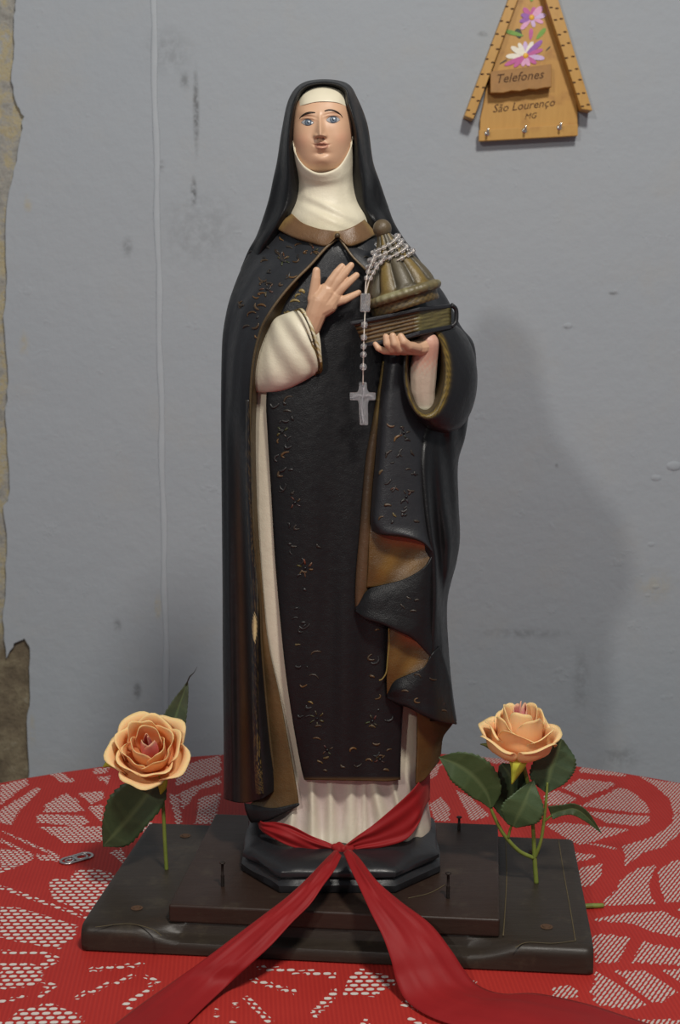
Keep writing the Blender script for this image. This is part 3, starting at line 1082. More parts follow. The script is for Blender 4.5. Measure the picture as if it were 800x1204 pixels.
# ---- mantle, right shoulder
rm = [
    [(400, 281, 60), (418, 285, 50), (436, 281, 26), (453, 273, 0), (460, 265, -30), (440, 258, -72)],
    [(415, 302, 68), (432, 302, 62), (452, 300, 46), (472, 296, 12), (483, 291, -20), (445, 285, -76)],
    [(431, 318, 70), (450, 322, 66), (470, 322, 52), (492, 320, 18), (502, 321, -15), (450, 320, -78)],
    [(445, 350, 64), (465, 352, 62), (488, 352, 54), (510, 350, 26), (522, 348, -8), (460, 350, -80)],
    [(455, 385, 58), (478, 388, 58), (502, 390, 54), (526, 387, 32), (539, 382, -4), (470, 385, -82)],
    [(465, 420, 52), (490, 425, 52), (515, 425, 50), (540, 418, 30), (556, 408, -4), (480, 420, -80)],
    [(470, 470, 48), (490, 475, 50), (515, 480, 48), (542, 470, 28), (555, 463, -5), (485, 470, -78)],
    [(470, 505, 48), (490, 505, 55), (515, 508, 52), (530, 510, 30), (538, 512, -5), (490, 505, -76)]]
patch('shoulder_cape', rm, M['paint'], root, 70, 50, thick=.0025, col=BLK2, key='cape_r')
ep = [P(x, y, d) for x, y, d in cr(np.array([(399, 280, 63), (407, 291, 67), (415, 302, 70), (424, 311, 72), (432, 319, 72)], float), 30)]
tube('cape_edge', ep, .0012, M['gold'], root, 8, (0.13, 0.085, 0.04))

# ---- mantle, right side below the arm
rs = []
for y, pts in ((485, ((486, 50), (505, 56), (522, 60), (538, 44), (552, 0), (530, -60), (490, -72))),
               (515, ((484, 62), (500, 72), (514, 62), (532, 44), (547, 2), (525, -60), (490, -74))),
               (545, ((484, 72), (499, 84), (511, 68), (525, 52), (539, 4), (520, -60), (490, -76))),
               (590, ((490, 80), (503, 90), (513, 64), (526, 52), (539.5, 4), (520, -62), (490, -78))),
               (630, ((495, 84), (508, 94), (516, 62), (531, 56), (541, 4), (520, -62), (490, -80))),
               (660, ((498, 84), (512, 92), (518, 64), (530, 50), (537, 4), (518, -62), (490, -82))),
               (708, ((500, 82), (512, 92), (518, 70), (522, 50), (526, 4), (512, -62), (490, -82))),
               (770, ((498, 80), (508, 90), (518, 76), (524, 56), (528, 8), (512, -62), (490, -84))),
               (815, ((500, 80), (510, 88), (520, 78), (528, 60), (532, 12), (512, -60), (490, -84))),
               (848, ((504, 76), (515, 88), (525, 80), (532, 62), (536.5, 20), (512, -58), (490, -84)))):
    rs.append([(x, y, d) for x, d in pts])
patch('mantle_side', rs, M['paint'], root, 110, 60, thick=.0025, col=BLK, key='mantle_r',
      disp=lambda x, y, u, v: 3.2 * math.sin((x - .11 * y) / 3.4) * sst(u, .3, .42) * (1 - sst(u, .55, .68)))

# ---- cascading front edge: three tiers and their linings
t1 = [
    [(452, 410, 66), (461, 410, 80), (475, 412, 84), (490, 425, 74), (505, 440, 56)],
    [(450, 432, 74), (459, 432, 88), (472, 434, 88), (488, 445, 76), (505, 455, 58)],
    [(446, 470, 80), (455, 470, 92), (470, 472, 92), (486, 480, 80), (503, 490, 62)],
    [(442, 530, 82), (451, 530, 96), (470, 530, 97), (488, 530, 90), (500, 530, 72)],
    [(437.5, 580, 84), (447, 580, 99), (468, 580, 101), (490, 584, 95), (504, 588, 80)],
    [(435.5, 610, 86), (444, 612, 101), (468, 616, 104), (493, 621, 100), (507, 630, 88)],
    [(437, 622, 87), (450, 626, 103), (475, 629, 107), (497, 636, 104), (509.5, 648, 93)],
    [(438, 625, 84), (450, 629, 99), (475, 632, 102), (496, 638, 99), (508, 650, 90)]]
patch('mantle_drape', t1, M['paint'], root, 90, 40, thick=.002, col=BLK2, key='t1')
def lin_col(x, y, u, v):
    c = lerp3(BRN, (0.20, 0.100, 0.014), (.5 + .25 * math.sin(x / 5 + y / 9)) * ga(v, .62, .3) * ga(u, .45, .4))
    return lerp3(c, (0.28, 0.065, 0.018), .85 * (1 - sst(v, .12, .42)) * sst(u, .1, .5))
l1 = [
    [(435, 616, 84), (450, 621, 88), (475, 624, 88), (495, 631, 88), (506, 644, 88)],
    [(434, 640, 87), (449, 643, 87), (471, 644, 86), (493, 646, 86), (508, 648, 89)],
    [(433, 668, 88), (449, 668, 90), (471, 665, 87), (494, 658, 88), (509, 650, 90)],
    [(431, 691, 86), (450, 689, 89), (476, 682, 93), (500, 668, 94), (510, 653, 91)]]
patch('mantle_lining', l1, M['gold'], root, 40, 40, thick=.0015, col=lin_col)
t2 = [
    [(418, 714, 84), (432, 694, 88), (450, 687.5, 92), (476, 680.5, 96), (500, 666, 97), (511, 650, 90)],
    [(418, 715, 86), (432, 703, 92), (450, 700, 96), (476, 696, 99), (499, 690, 99), (511, 685, 88)],
    [(418, 717, 86), (431, 717, 94), (450, 720, 99), (474, 723, 102), (496, 728, 101), (510, 735, 88)],
    [(418, 719, 86), (430, 727, 95), (450, 733, 101), (470, 741, 104), (488, 750, 103), (507.5, 770, 93)],
    [(420, 719, 82), (431, 729, 90), (450, 735, 96), (470, 743, 99), (487, 752, 98), (505, 771, 90)]]
patch('mantle_drape', t2, M['paint'], root, 50, 44, thick=.002, col=BLK, key='t2')
l2 = [
    [(457, 734, 87), (470, 738, 88), (484, 744, 86), (496, 752, 86), (505, 766, 88)],
    [(456, 755, 88), (468, 757, 88), (482, 760, 86), (495, 764, 86), (506, 769, 89)],
    [(455, 785, 87), (466, 782, 89), (481, 780, 87), (496, 778, 88), (507, 771, 90)],
    [(455, 817, 83), (464, 803, 87), (480, 795, 89), (498, 787, 91), (507.5, 773, 91)]]
patch('mantle_lining', l2, M['gold'], root, 36, 36, thick=.0015, col=lin_col)
t3 = [
    [(455, 816, 82), (464, 801, 88), (480, 793, 92), (498, 785, 94), (508.5, 769, 92), (518, 760, 80)],
    [(455, 817.5, 83), (465, 811, 92), (480, 808, 96), (496, 805, 96), (511, 800, 91), (529, 798, 66)],
    [(455, 819, 83), (467, 820, 92), (480, 820, 97), (494, 824, 97), (513, 828, 92), (533, 828, 64)],
    [(455, 821, 83), (468, 827, 92), (480, 830, 97), (493, 837, 98), (514, 846, 93), (537, 850, 66)],
    [(456, 821, 79), (468, 829, 88), (480, 832, 92), (493, 839, 93), (514, 848, 88), (536, 851, 62)]]
patch('mantle_drape', t3, M['paint'], root, 50, 44, thick=.002, col=BLK, key='t3')
l3 = [
    [(491, 833, 88), (505, 839, 84), (520, 845, 78), (535, 848, 66)], [(491.5, 850, 84), (504, 853, 76), (516, 856, 68), (530, 855, 62)],
    [(491.5, 880, 82), (503, 878, 72), (513, 873, 62), (521.5, 867, 60)], [(490.5, 905, 84), (501, 902, 74), (511, 893, 64), (519, 885, 58)], [(490, 922, 85), (499, 917, 78), (509, 905, 68), (517, 895, 58)]]
patch('mantle_lining', l3, M['gold'], root, 40, 24, thick=.002, col=lambda x, y, u, v: lerp3(BRN, (0.05, 0.03, 0.014), sst(u, .3, .9)))
# brown folded edge strip running beside the drape
es = []
for y, xl, xr, d in ((425, 449.5, 453, 78), (455, 445, 450, 82), (500, 437, 446, 84), (540, 430, 441.5, 85), (590, 425.5, 437, 87), (630, 422.5, 436, 88), (670, 419, 434, 89), (700, 417.5, 430, 89), (719, 417.5, 421, 87)):
    es.append([(xl, y, d - 12), (xl + .6, y, d - 5), ((xl + xr) / 2, y, d - 1), (xr, y, d - 4), (xr + 3, y, d - 10)])
patch('drape_edge', es, M['gold'], root, 90, 14, thick=.0015, col=lambda x, y, u, v: lerp3(lerp3((0.16, 0.11, 0.025), (0.048, 0.028, 0.013), sst(y, 440, 520)), (0.085, 0.045, 0.02), sst(y, 600, 640)))
ep = [P(x, y, d) for x, y, d in cr(np.array([(457.5, 738, 89), (458, 755, 88), (456, 775, 88), (454.5, 790, 88), (450, 798, 89), (446, 800, 89)], float), 40)]
tube('gilt_line', ep, .0008, M['gold'], root, 6, (0.20, 0.14, 0.035))

# ---- wimple and forehead band
wj = [(346, 163, 26), (348.5, 180, 34), (359, 195, 42), (374, 203, 49), (390, 200.5, 48), (401, 192.5, 42), (411, 175, 34), (414, 160, 26)]
wm = [
    [(x, y, d - 9) for x, y, d in wj],
    [(345.3, 164, 25), (347.9, 180.8, 34), (358.4, 196.2, 42), (374, 204.3, 48), (390.3, 201.8, 47), (401.6, 193.6, 41), (411.9, 175.6, 34), (414.4, 161, 25)],
    [(344, 172, 10), (349, 194, 28), (359, 206, 38), (374, 212, 44), (391, 211, 44), (404, 205, 38), (414, 192, 26), (416, 172, 8)],
    [(345, 205, -5), (355, 216, 24), (364, 219, 34), (376, 221, 39), (391, 221, 40), (403, 219, 35), (412.5, 216, 24), (420, 205, -5)],
    [(340, 230, -5), (352, 236, 24), (363, 237, 36), (377, 238, 42), (392, 239, 43), (405, 238, 37), (416, 236, 26), (426, 230, -5)],
    [(334, 252, -4), (344, 254, 24), (359, 256, 42), (377, 258, 51), (394, 259, 53), (411, 257, 44), (427, 254, 28), (438, 252, -2)],
    [(330, 272, -2), (342, 273, 24), (358, 275, 44), (377, 277, 54), (395, 279, 56), (414, 276, 46), (430, 271, 28), (440, 266, 0)]]
def wim_d(x, y, u, v):
    q = (y - 236) - (x - 372) * .45
    return 1.9 * ga(q, 0, 4) * ga(x, 390, 26) - 1.5 * ga(q, 8, 4) * ga(x, 388, 28) + 1.2 * ga(q, 15, 4) * ga(x, 380, 26)
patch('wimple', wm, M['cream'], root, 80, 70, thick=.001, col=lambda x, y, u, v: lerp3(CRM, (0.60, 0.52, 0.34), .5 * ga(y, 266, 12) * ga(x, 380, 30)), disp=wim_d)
# ---- face
def face_d(x, y):
    ex = (x - 379.5) / 37.5
    ey = (y - 156) / 58.0
    q = 1 - abs(ex) ** 2.4 - abs(ey) ** 2.6
    d = 8 + 40 * max(0.0, q) ** .5 if q > 0 else 8 + 40 * q * 1.2
    d += (y - 150) * .04
    # nose
    nx = 376.6 + (y - 150) * .03
    if y < 158.5:
        h = 1.2 + 11.5 * sst(y, 132, 159) ** 1.15
    else:
        h = 12.7 * (1 - sst(y, 158.5, 163.5))
    wn = 2.4 + 1.9 * sst(y, 138, 158)
    d += h * .92 * math.exp(-(abs(x - nx) / (wn * 1.08)) ** 1.75) * sst(y, 128, 138)
    for wx in (371.6, 382.0):
        d += 3.4 * ga(x, wx, 2.4) * ga(y, 160, 2.6)
        d -= 1.2 * ga(x, wx + (1.6 if wx < 376 else -1.6), 1.3) * ga(y, 163.2, 1.1)
    # sockets, brow and lids
    for ex0, ey0 in ((361.8, 144.2), (391.8, 141.0)):
        d -= 3.6 * ga(x, ex0, 9) * ga(y, ey0 - .5, 5.4)
        d += 2.4 * ga(x, ex0, 7.5) * ga(y, ey0 - .2, 4.6)
        d += .9 * ga(x, ex0, 8) * ga(y, ey0 - 5.4 + .018 * (x - ex0) ** 2, 1.2)
        d -= .8 * ga(x, ex0, 8) * ga(y, ey0 - 7.6 + .018 * (x - ex0) ** 2, 1.1)
    d += 1.5 * ga(y, 132, 5) * (ga(x, 361, 10) + ga(x, 391, 10))
    # cheeks
    d += 2.2 * ga(x, 356, 10) * ga(y, 163, 11) + 2.2 * ga(x, 402, 10) * ga(y, 161, 11)
    # mouth
    mx = 378.3
    d += 2.2 * ga(x, mx, 9) * ga(y, 171, 7)
    d -= .9 * ga(x, mx, 1.6) * ga(y, 165.3, 2.0)
    up = 168.0 + .035 * (x - mx) ** 2 - .9 * ga(abs(x - mx), 2.4, 1.6)
    d += 1.5 * ga(y, up, 1.5) * ga(x, mx, 6.6)
    d += 2.1 * ga(y, 174.2 - .03 * (x - mx) ** 2, 1.9) * ga(x, mx + .4, 5.4)
    d -= 2.4 * ga(y, 170.9 - .012 * (x - mx) ** 2, .95) * ga(x, mx, 6.8)
    d -= 1.0 * (ga(x, 369.8, 1.5) + ga(x, 386.6, 1.5)) * ga(y, 171, 1.6)
    # chin
    d -= 1.8 * ga(x, 379.3, 8) * ga(y, 180.3, 2.6)
    d += 3.4 * ga(x, 380, 9) * ga(y, 188.5, 6.5)
    return d
def face_col(x, y):
    c = SKN
    c = lerp3(c, (0.66, 0.30, 0.20), .35 * (ga(x, 355, 8) * ga(y, 164, 8) + ga(x, 403, 8) * ga(y, 162, 8)))
    mx = 378.3
    lip = 0
    lu = 166.7 + .03 * (x - mx) ** 2 - .6 * ga(abs(x - mx), 2.4, 1.6)
    ll_ = 176.5 - .055 * (x - mx) ** 2
    if abs(x - mx) < 8.3 and lu < y < ll_:
        lip = min(1, (y - lu) / .8, (ll_ - y) / .8)
    c = lerp3(c, (0.40, 0.155, 0.115), .62 * lip)
    if abs(x - mx) < 7:
        c = lerp3(c, (0.13, 0.035, 0.03), .85 * ga(y, 170.7 - .012 * (x - mx) ** 2, .75) * (1 - (abs(x - mx) / 7) ** 3))
    # nostrils
    for wx in (374.0, 380.0):
        c = lerp3(c, (0.16, 0.06, 0.04), .8 * ga(x, wx, 1.3) * ga(y, 162.6, .8))
    # lid lines
    for ex0, ey0, w in ((361.8, 144.2, 7.6), (391.8, 141.0, 8.2)):
        if abs(x - ex0) < w:
            yy = ey0 - 4.0 + .075 * (x - ex0) ** 2 * (7.6 / w) ** 2
            c = lerp3(c, (0.10, 0.05, 0.035), .75 * ga(y, yy, .9))
            c = lerp3(c, (0.42, 0.21, 0.13), .6 * ga(y, yy - 3.0, 1.0))
    return c
nx_, ny_ = 190, 230
vs, cs = [], []
for r in range(ny_):
    y = 112 + (207 - 112) * r / (ny_ - 1)
    for c in range(nx_):
        x = 342 + (417.5 - 342) * c / (nx_ - 1)
        vs.append(P(x, y, face_d(x, y)))
        cs.append(face_col(x, y))
fc = [q for q in grid_faces(ny_, nx_) if all((vs[i].y < YS - 6 * S) for i in q)]
BV['face'] = BVHTree.FromPolygons([tuple(p) for p in vs], fc)
face = obj('face', vs, fc, M['skin'], root, cs)
def eye(ex0, ey0, w, h, ix, iy, nm):
    nr, nc = 26, 34
    vs, cs = [], []
    base = face_d(ex0, ey0)
    for r in range(nr):
        for c in range(nc):
            u = c / (nc - 1) * 2 - 1
            v = r / (nr - 1) * 2 - 1
            x = ex0 + w * u
            top = -h * (1 - u * u) ** .8
            bot = h * .82 * (1 - u * u) ** .9
            y = ey0 + (top + bot) / 2 + (bot - top) / 2 * v - .8 * u * (1 if ex0 > 380 else -1) * .3
            d = face_d(x, y) + .35 + .9 * (1 - u * u) * (1 - v * v)
            vs.append(P(x, y, d))
            col = (0.36, 0.36, 0.37)
            rr = math.hypot((x - ix), (y - iy))
            if rr < 4.2:
                col = lerp3((0.14, 0.175, 0.22), (0.055, 0.07, 0.095), sst(rr, 2.2, 4.2))
            if rr < 1.3:
                col = (0.015, 0.015, 0.02)
            if math.hypot(x - ix - 1.0, y - iy + 1.1) < 1.0:
                col = (0.8, 0.82, 0.85)  # white catchlight painted into the eye colour
            if abs(v) > .76:
                col = lerp3(col, (0.045, 0.033, 0.035), .9 if v < 0 else .5)
            cs.append(col)
    obj('eye', vs, grid_faces(nr, nc), M['eye'], face, cs)
eye(361.8, 144.2, 7.2, 4.3, 362.6, 144.0, 'eye')
eye(391.8, 141.0, 8.0, 4.7, 392.2, 140.5, 'eye')
for brow in ([(352.3, 139.6, .35), (355.5, 136.2, .7), (360, 133.6, .95), (365, 132.4, .9), (370.8, 132.4, .5)], [(381.8, 130.6, .5), (386, 129.6, .9), (391, 129.8, .95), (396.5, 131.8, .75), (400.5, 134.8, .5), (403, 138.2, .3)]):
    b = cr(np.array(brow), 30)
    pts = [P(x, y, face_d(x, y) + .2) for x, y, r in b]
    tube('eyebrow', pts, [r * 1.25 * S for x, y, r in b], M['paint'], face, 8, (0.030, 0.018, 0.012), .4, Vector((0, -1, .1)))

# ---- forehead band of the wimple
fb = [
    [(351, 116), (359, 105), (372, 100), (386, 99), (398, 102), (406, 112)],
    [(349.5, 119), (358, 109), (372, 104.5), (386, 103.5), (398.5, 107), (406, 115)],
    [(348, 122), (358, 116), (372, 112), (386, 111.5), (398, 114), (406.5, 119)],
    [(347, 126.5), (358, 122.5), (372, 119.2), (386, 118.8), (398, 120.4), (408, 125)],
    [(347, 127), (358, 123), (372, 119.7), (386, 119.3), (398, 120.9), (408, 125.5)]]
patch('forehead_band', [[(x, y, face_d(x, y) + (1.3 if r_ < 4 else -.6)) for x, y in row] for r_, row in enumerate(fb)], M['skin'], root, 36, 44, col=CRM, thick=.0005)

# ---- veil
ve = [
    [(318, 296, 4), (306, 300, 8), (294, 306, -8), (284, 318, -24), (320, 318, -74), (380, 318, -90)],
    [(324, 280, 14), (313, 282, 20), (302, 286, 0), (293, 296, -22), (325, 298, -72), (380, 298, -88)],
    [(335, 262, 20), (325, 262, 27), (313, 268, 10), (303, 276, -20), (330, 276, -70), (380, 276, -86)],
    [(351, 240, 14), (340, 238, 28), (326, 237, 12), (316, 237, -15), (345, 240, -70), (381, 240, -82)],
    [(355, 215, 10), (342, 212, 30), (331, 210, 14), (322, 210, -14), (350, 212, -66), (382, 212, -78)],
    [(350, 190, 16), (340, 188, 34), (332, 188, 16), (327, 188, -12), (352, 188, -62), (383, 188, -74)],
    [(346.5, 160, 20), (340, 158, 38), (335, 155, 18), (333, 150, -10), (355, 155, -58), (383, 157, -70)],
    [(349, 124, 26), (345.5, 122, 38), (342, 119, 20), (341, 116, -8), (360, 122, -52), (384, 126, -64)],
    [(361, 106, 22), (358, 102.5, 33), (356, 99.5, 18), (356, 98, -5), (368, 104, -46), (384, 112, -60)],
    [(384, 101.5, 20), (383, 97.5, 31), (382, 94, 16), (382, 93.5, -4), (384, 99, -44), (384, 108, -58)],
    [(402, 107.5, 22), (405, 103.5, 33), (407, 100, 18), (408, 98, -5), (401, 104, -46), (385, 112, -60)],
    [(406, 124, 26), (411, 122, 38), (417, 118, 20), (420, 115, -8), (408, 122, -52), (386, 126, -64)],
    [(412.5, 152, 20), (419, 151, 40), (426, 149, 18), (432, 147, -10), (412, 155, -58), (387, 157, -70)],
    [(414, 188, 16), (423, 188, 35), (432, 188, 14), (438, 189, -12), (414, 188, -62), (388, 188, -74)],
    [(413, 215, 10), (426, 214, 31), (437, 213, 12), (446, 213, -14), (417, 212, -66), (388, 212, -78)],
    [(418, 240, 14), (430, 240, 28), (443, 239, 10), (455, 239, -15), (425, 240, -70), (389, 240, -82)],
    [(432, 262, 20), (442, 262, 26), (455, 264, 8), (464, 263, -20), (440, 268, -70), (390, 276, -86)],
    [(440, 284, 12), (452, 286, 12), (468, 288, -6), (481, 291, -26), (445, 298, -74), (390, 298, -88)],
    [(446, 304, 6), (462, 306, 4), (480, 308, -12), (495, 314, -28), (450, 318, -76), (390, 318, -90)]]
# grid rows run along the opening, so turn them to rows = depth for outward normals
vg = [[ve[s_][k] for s_ in range(len(ve))] for k in range(6)]
def veil_d(x, y, u, v):
    low = sst(y, 130, 250)
    return low * 2.2 * math.sin(x / 3.6 + y / 26) * sst(v, .12, .25)
patch('veil', vg[::-1], M['paint'], root, 60, 150, thick=.0022, col=BLK, key='veil', disp=lambda x, y, u, v: veil_d(x, y, u, 1 - v))

# ---- collar flaps
cl = [
    [(343, 251, 24), (356, 262, 45), (374, 268.5, 57), (388, 271, 61), (397, 272, 63)],
    [(333, 259, 22), (350, 270, 46), (370, 277, 59), (386, 280, 64), (397, 275, 66)],
    [(324, 267, 16), (345, 277.5, 45), (367, 284.5, 58), (384, 288, 66), (396, 278, 68)],
    [(325, 269, 11), (345, 279.5, 40), (367, 286.5, 53), (384, 290, 61), (396, 280, 63)]]
crr = [
    [(397, 272, 63), (406, 270, 60), (417, 265.5, 56), (429, 258, 42)],
    [(397, 275, 66), (408, 279, 64), (421, 274, 58), (435, 265, 42)],
    [(398, 278, 68), (410, 288, 66), (426, 283.5, 58), (442, 274, 40)],
    [(398, 280, 63), (410, 290, 61), (426, 285.5, 53), (442, 276, 34)]]
ccol = lambda x, y, u, v: lerp3((0.150, 0.080, 0.036), (0.23, 0.15, 0.055), .8 * sst(abs(u - .5), .36, .5) + .35 * sst(v, .6, .75))
patch('collar', cl, M['gold'], root, 24, 44, thick=.0015, col=ccol)
patch('collar', crr, M['gold'], root, 24, 36, thick=.0015, col=ccol)
v_, f_ = sphere_vf(P(397, 277, 68), 3 * S, 12, 8)
obj('collar_clasp', v_, f_, M['gold'], root, [(0.07, 0.045, 0.02)] * len(v_))

# ---- sleeve and hand laid on the breast
def ringtube(name, rings_, mat, nr, nc, col, disp=None, thick=.0015, key=None):
    g = []
    for (cx, cy, cd), (ax, ay, ad), (bx, by, bd) in rings_:
        row = []
        for k in range(16):
            th = 2 * math.pi * k / 16
            c_, s_ = math.cos(th), math.sin(th)
            row.append((cx + ax * c_ + bx * s_, cy + ay * c_ + by * s_, cd + ad * c_ + bd * s_))
        g.append(row)
    return patch(name, g, mat, root, nr, nc, True, thick, col, disp=disp, key=key)
rings_ = [((284, 425, 20), (6, -22, 0), (2, 0, 20)), ((300, 427, 40), (6, -30, 0), (4, 0, 20)), ((313, 424, 56), (4, -36, 2), (6, 2, 20)),
          ((330, 416, 66), (-3, -41, 2), (8, 3, 20)), ((347, 408.5, 72), (-7, -39, 3), (9, 3, 20)), ((358, 403, 76), (-9, -36.5, 4), (9, 3, 18)), ((361, 402, 77), (-10, -36, 4), (8, 3, 16))]
def sl_d(x, y, u, v):
    return 1.7 * sst(v, .2, .4) * (1 - sst(v, .85, 1) * .7) * math.sin(v * 27 + 3.0 * math.cos(u * 2 * math.pi) + .8 * math.sin(u * 12))
ringtube('sleeve', rings_, M['cream'], 60, 90, lambda x, y, u, v: lerp3(CRM, PNK, .7 * sst(y, 432, 462)), sl_d, key='sleeve_w')
cu = [((357.5, 403.5, 76), (-10.5, -37.6, 4), (8.8, 3, 18.5)), ((360.5, 402, 77), (-10.5, -37, 4), (8.5, 3, 17)), ((363.5, 401, 78), (-10.5, -37, 4), (8.5, 3, 17.5)), ((366, 400.5, 78), (-10.2, -36.5, 4), (8, 3, 16.5))]
def cu_col(x, y, u, v):
    n = math.sin(y * 2.9 + x) * math.sin(y * 1.3 - x * 2)
    c = (0.045, 0.032, 0.014)
    if v > .68:
        c = lerp3((0.30, 0.21, 0.06), CRM, .5 + .5 * n) if y < 425 else lerp3((0.05, .035, .015), GLD, .5 + .5 * n)
    elif n > .5:
        c = GLD
    return c
ringtube('cuff_band', cu, M['gold'], 14, 110, cu_col, None, .0012)
ir = [((362, 402, 74), (-9, -32, 3), (8, 3, 13)), ((369, 402, 75), (-4, -31, 2), (7, 3, 12)), ((371, 404, 75), (-2, -29, 2), (4, 2, 9)), ((370, 404, 75), (-1, -20, 1), (2, 1, 5))]
ringtube('inner_cuff', ir, M['cream'], 20, 50, CRM, None, .001)
hand = []
hand += chain([(360, 400, 80, 9), (366, 386, 84, 10.5), (372, 368, 87, 12), (377, 354, 88, 12.5), (384, 344, 88, 10.5)])
hand += chain([(374, 364, 87, 12), (386, 358, 87, 11), (393, 349, 87, 8.5)])
hand += chain([(372, 360, 87, 10), (372, 346, 88, 8)])
hand += chain([(369, 352, 88, 7.2), (370.5, 338, 90, 5.9), (371.8, 327, 91, 5.3), (372.3, 318.5, 91, 4.4)])
hand += chain([(384, 341, 89, 6.2), (390, 330, 91, 5.2), (396.5, 320.5, 90, 4.7), (402.3, 313.5, 88, 3.9)])
hand += chain([(390, 341, 89, 6.0), (398, 330, 91, 5.1), (406, 320.5, 90, 4.6), (413, 312, 88, 3.8)])
hand += chain([(395, 346, 88, 6.0), (403, 338, 90, 5.0), (411.5, 330.5, 89, 4.5), (419.3, 323.8, 87, 3.7)])
hand += chain([(397, 354, 86, 6.0), (405, 352.5, 88, 4.7), (413.5, 348.5, 87, 4.1), (422, 344.2, 86, 3.4)])
def hand_col(p):
    return SKN
def flat_hand(vf, dref, k):
    y0 = YS - dref * S
    for v, f in vf:
        for p in v:
            p.y = y0 + (p.y - y0) * k
flat_hand(hand, 86, .80)
h1 = remeshed('hand', hand, .00062, M['skin'], root, hand_col, 5)

# ---- wide sleeve of the arm that carries the book
rings_ = [((498, 432, 66), (0, -46, 0), (19, 0, -2)), ((500, 434, 84), (0, -50, -2), (21, 0, -3)), ((501, 436, 92), (0, -52, -3), (23.5, 0, -5)), ((503, 437, 93), (0, -54.5, -4), (27, 0, -7)), ((507, 438, 88), (0, -57, -4), (32, 0, -10)),
          ((514, 440, 74), (0, -62, -4), (38, 0, -14)), ((520, 443, 50), (0, -65, -4), (39.5, 0, -14)), ((523, 446, 10), (0, -64, 0), (36, 0, -6)), ((520, 444, -30), (0, -56, 0), (28, 0, 0))]
def ls_col(x, y, u, v):
    n = math.sin(y * 1.9 + x) * math.sin(y * .8 - x * 1.4)
    c = (0.0135, 0.0135, 0.0150)
    g = ga(v, .31, .055)
    c = lerp3(c, lerp3((0.05, .035, .012), (0.20, 0.135, 0.028), .5 + .5 * n), min(1, 1.5 * g))
    if v < .22:
        c = (0.055, 0.038, 0.016)
    return c
def ls_d(x, y, u, v):
    return sst(v, .5, .7) * 3.0 * math.sin(u * 2 * math.pi * 5 + v * 9) * (1 - sst(v, .9, 1))
ringtube('wide_sleeve', rings_, M['paint'], 90, 100, ls_col, ls_d, .0012, key='sleeve_b')
fa = chain([(503, 404, 92, 13), (500, 420, 86, 14.5), (497, 440, 80, 16), (496, 458, 76, 15.5), (498, 474, 74, 13)])
def fa_col(p):
    z0 = P(500, 420, 90).z
    t = (z0 - p.z) / (S * 30)
    n = math.sin(p.x * 1300) * math.sin(p.z * 900 + p.x * 400)
    c = lerp3((0.58, 0.32, 0.235), (0.55, 0.45, 0.35), sst(t + .25 * n, -.15, .7))
    return lerp3(c, (0.72, 0.66, 0.50), sst(t, 1.75, 1.95))
remeshed('inner_sleeve', fa, .0011, M['cream'], root, fa_col, 5)
hand2 = []
hand2 += chain([(504, 404, 90, 11.5), (496, 408, 98, 10), (486, 409, 106, 8), (474, 410, 110, 6.5)])
hand2 += chain([(490, 409, 108, 6.5), (481, 407, 122, 5.2), (475, 402, 127, 4.8), (471.5, 395.5, 126, 3.9)])
hand2 += chain([(482, 411, 108, 6), (470, 410, 122, 5.2), (464.5, 404, 127, 4.8), (462, 395, 126, 3.9)])
hand2 += chain([(476, 412, 107, 5.6), (461, 410.5, 120, 4.8), (455.5, 404, 124, 4.3), (454, 396, 123, 3.6)])
hand2 += chain([(468, 413, 105, 4.8), (452, 412.5, 114, 4.0), (445, 409.5, 117, 3.5), (441.5, 404.5, 116, 2.9)])
remeshed('hand', hand2, .00062, M['skin'], root, hand_col, 5)

# ---- book
def quad_slab(name, top, dy, mat, parent, col, bev=.0012):
    """top: px-space polygon (x, y, d); lower face shifted dy px down"""
    a = [P(x, y, d) for x, y, d in top]
    b = [p - Vector((0, 0, dy * S)) for p in a]
    n = len(a)
    f = [tuple(range(n)), tuple(reversed(range(n, 2 * n)))]
    for i in range(n):
        j = (i + 1) % n
        f.append((j, i, n + i, n + j))
    o = obj(name, a + b, f, mat, parent, [col] * (2 * n), False)
    fixnormals(o)
    if bev:
        bevel(o, bev, 3)
    return o
bookE = bpy.data.objects.new('book', bpy.data.meshes.new('book'))
bpy.data.objects.remove(bookE)
# page block: own mesh with grooved leaves on both visible faces
def pages():
    def ringp(t):
        # t 0 top .. 1 bottom : left, corner, right, back
        return [(416 + 12 * t, 380 + 27 * t, 110), (493, 364 + 25 * t, 119), (531, 362 + 23 * t, 74), (458 + 8 * t, 374 + 24 * t, 58)]
    vs, cs = [], []
    N = 31
    for i in range(N):
        t = i / (N - 1)
        a = ringp(t)
        gro = -1.3 * (0.5 + .5 * math.cos(t * 2 * math.pi * 6)) ** 2
        pts = []
        for s_ in range(4):
            p, q = a[s_], a[(s_ + 1) % 4]
            for k in range(10):
                w = k / 10
                wob = .5 * math.sin(k * 1.3 + i * .4 + s_)
                x, y, d = (p[j] + (q[j] - p[j]) * w for j in range(3))
                inset = gro + wob * .5 if s_ == 0 else (gro * .25 + wob if s_ == 1 else -1)
                pts.append(P(x, y + .5 * wob, d + inset))
                cs.append(lerp3((0.030, 0.016, 0.007), (0.125, 0.070, 0.021), max(0, (gro + 1.3) / 1.3)) if s_ == 0 else lerp3((0.085, 0.07, 0.025), (0.15, 0.125, 0.045), .5 + .5 * math.sin(i * 1.1 + k)))
        vs += pts
    fs = grid_faces(N, 40, True) + [tuple(range(40)), tuple(reversed(range((N - 1) * 40, N * 40)))]
    o = obj('book_pages', vs, fs, M['gold'], root, cs)
    fixnormals(o)
pages()
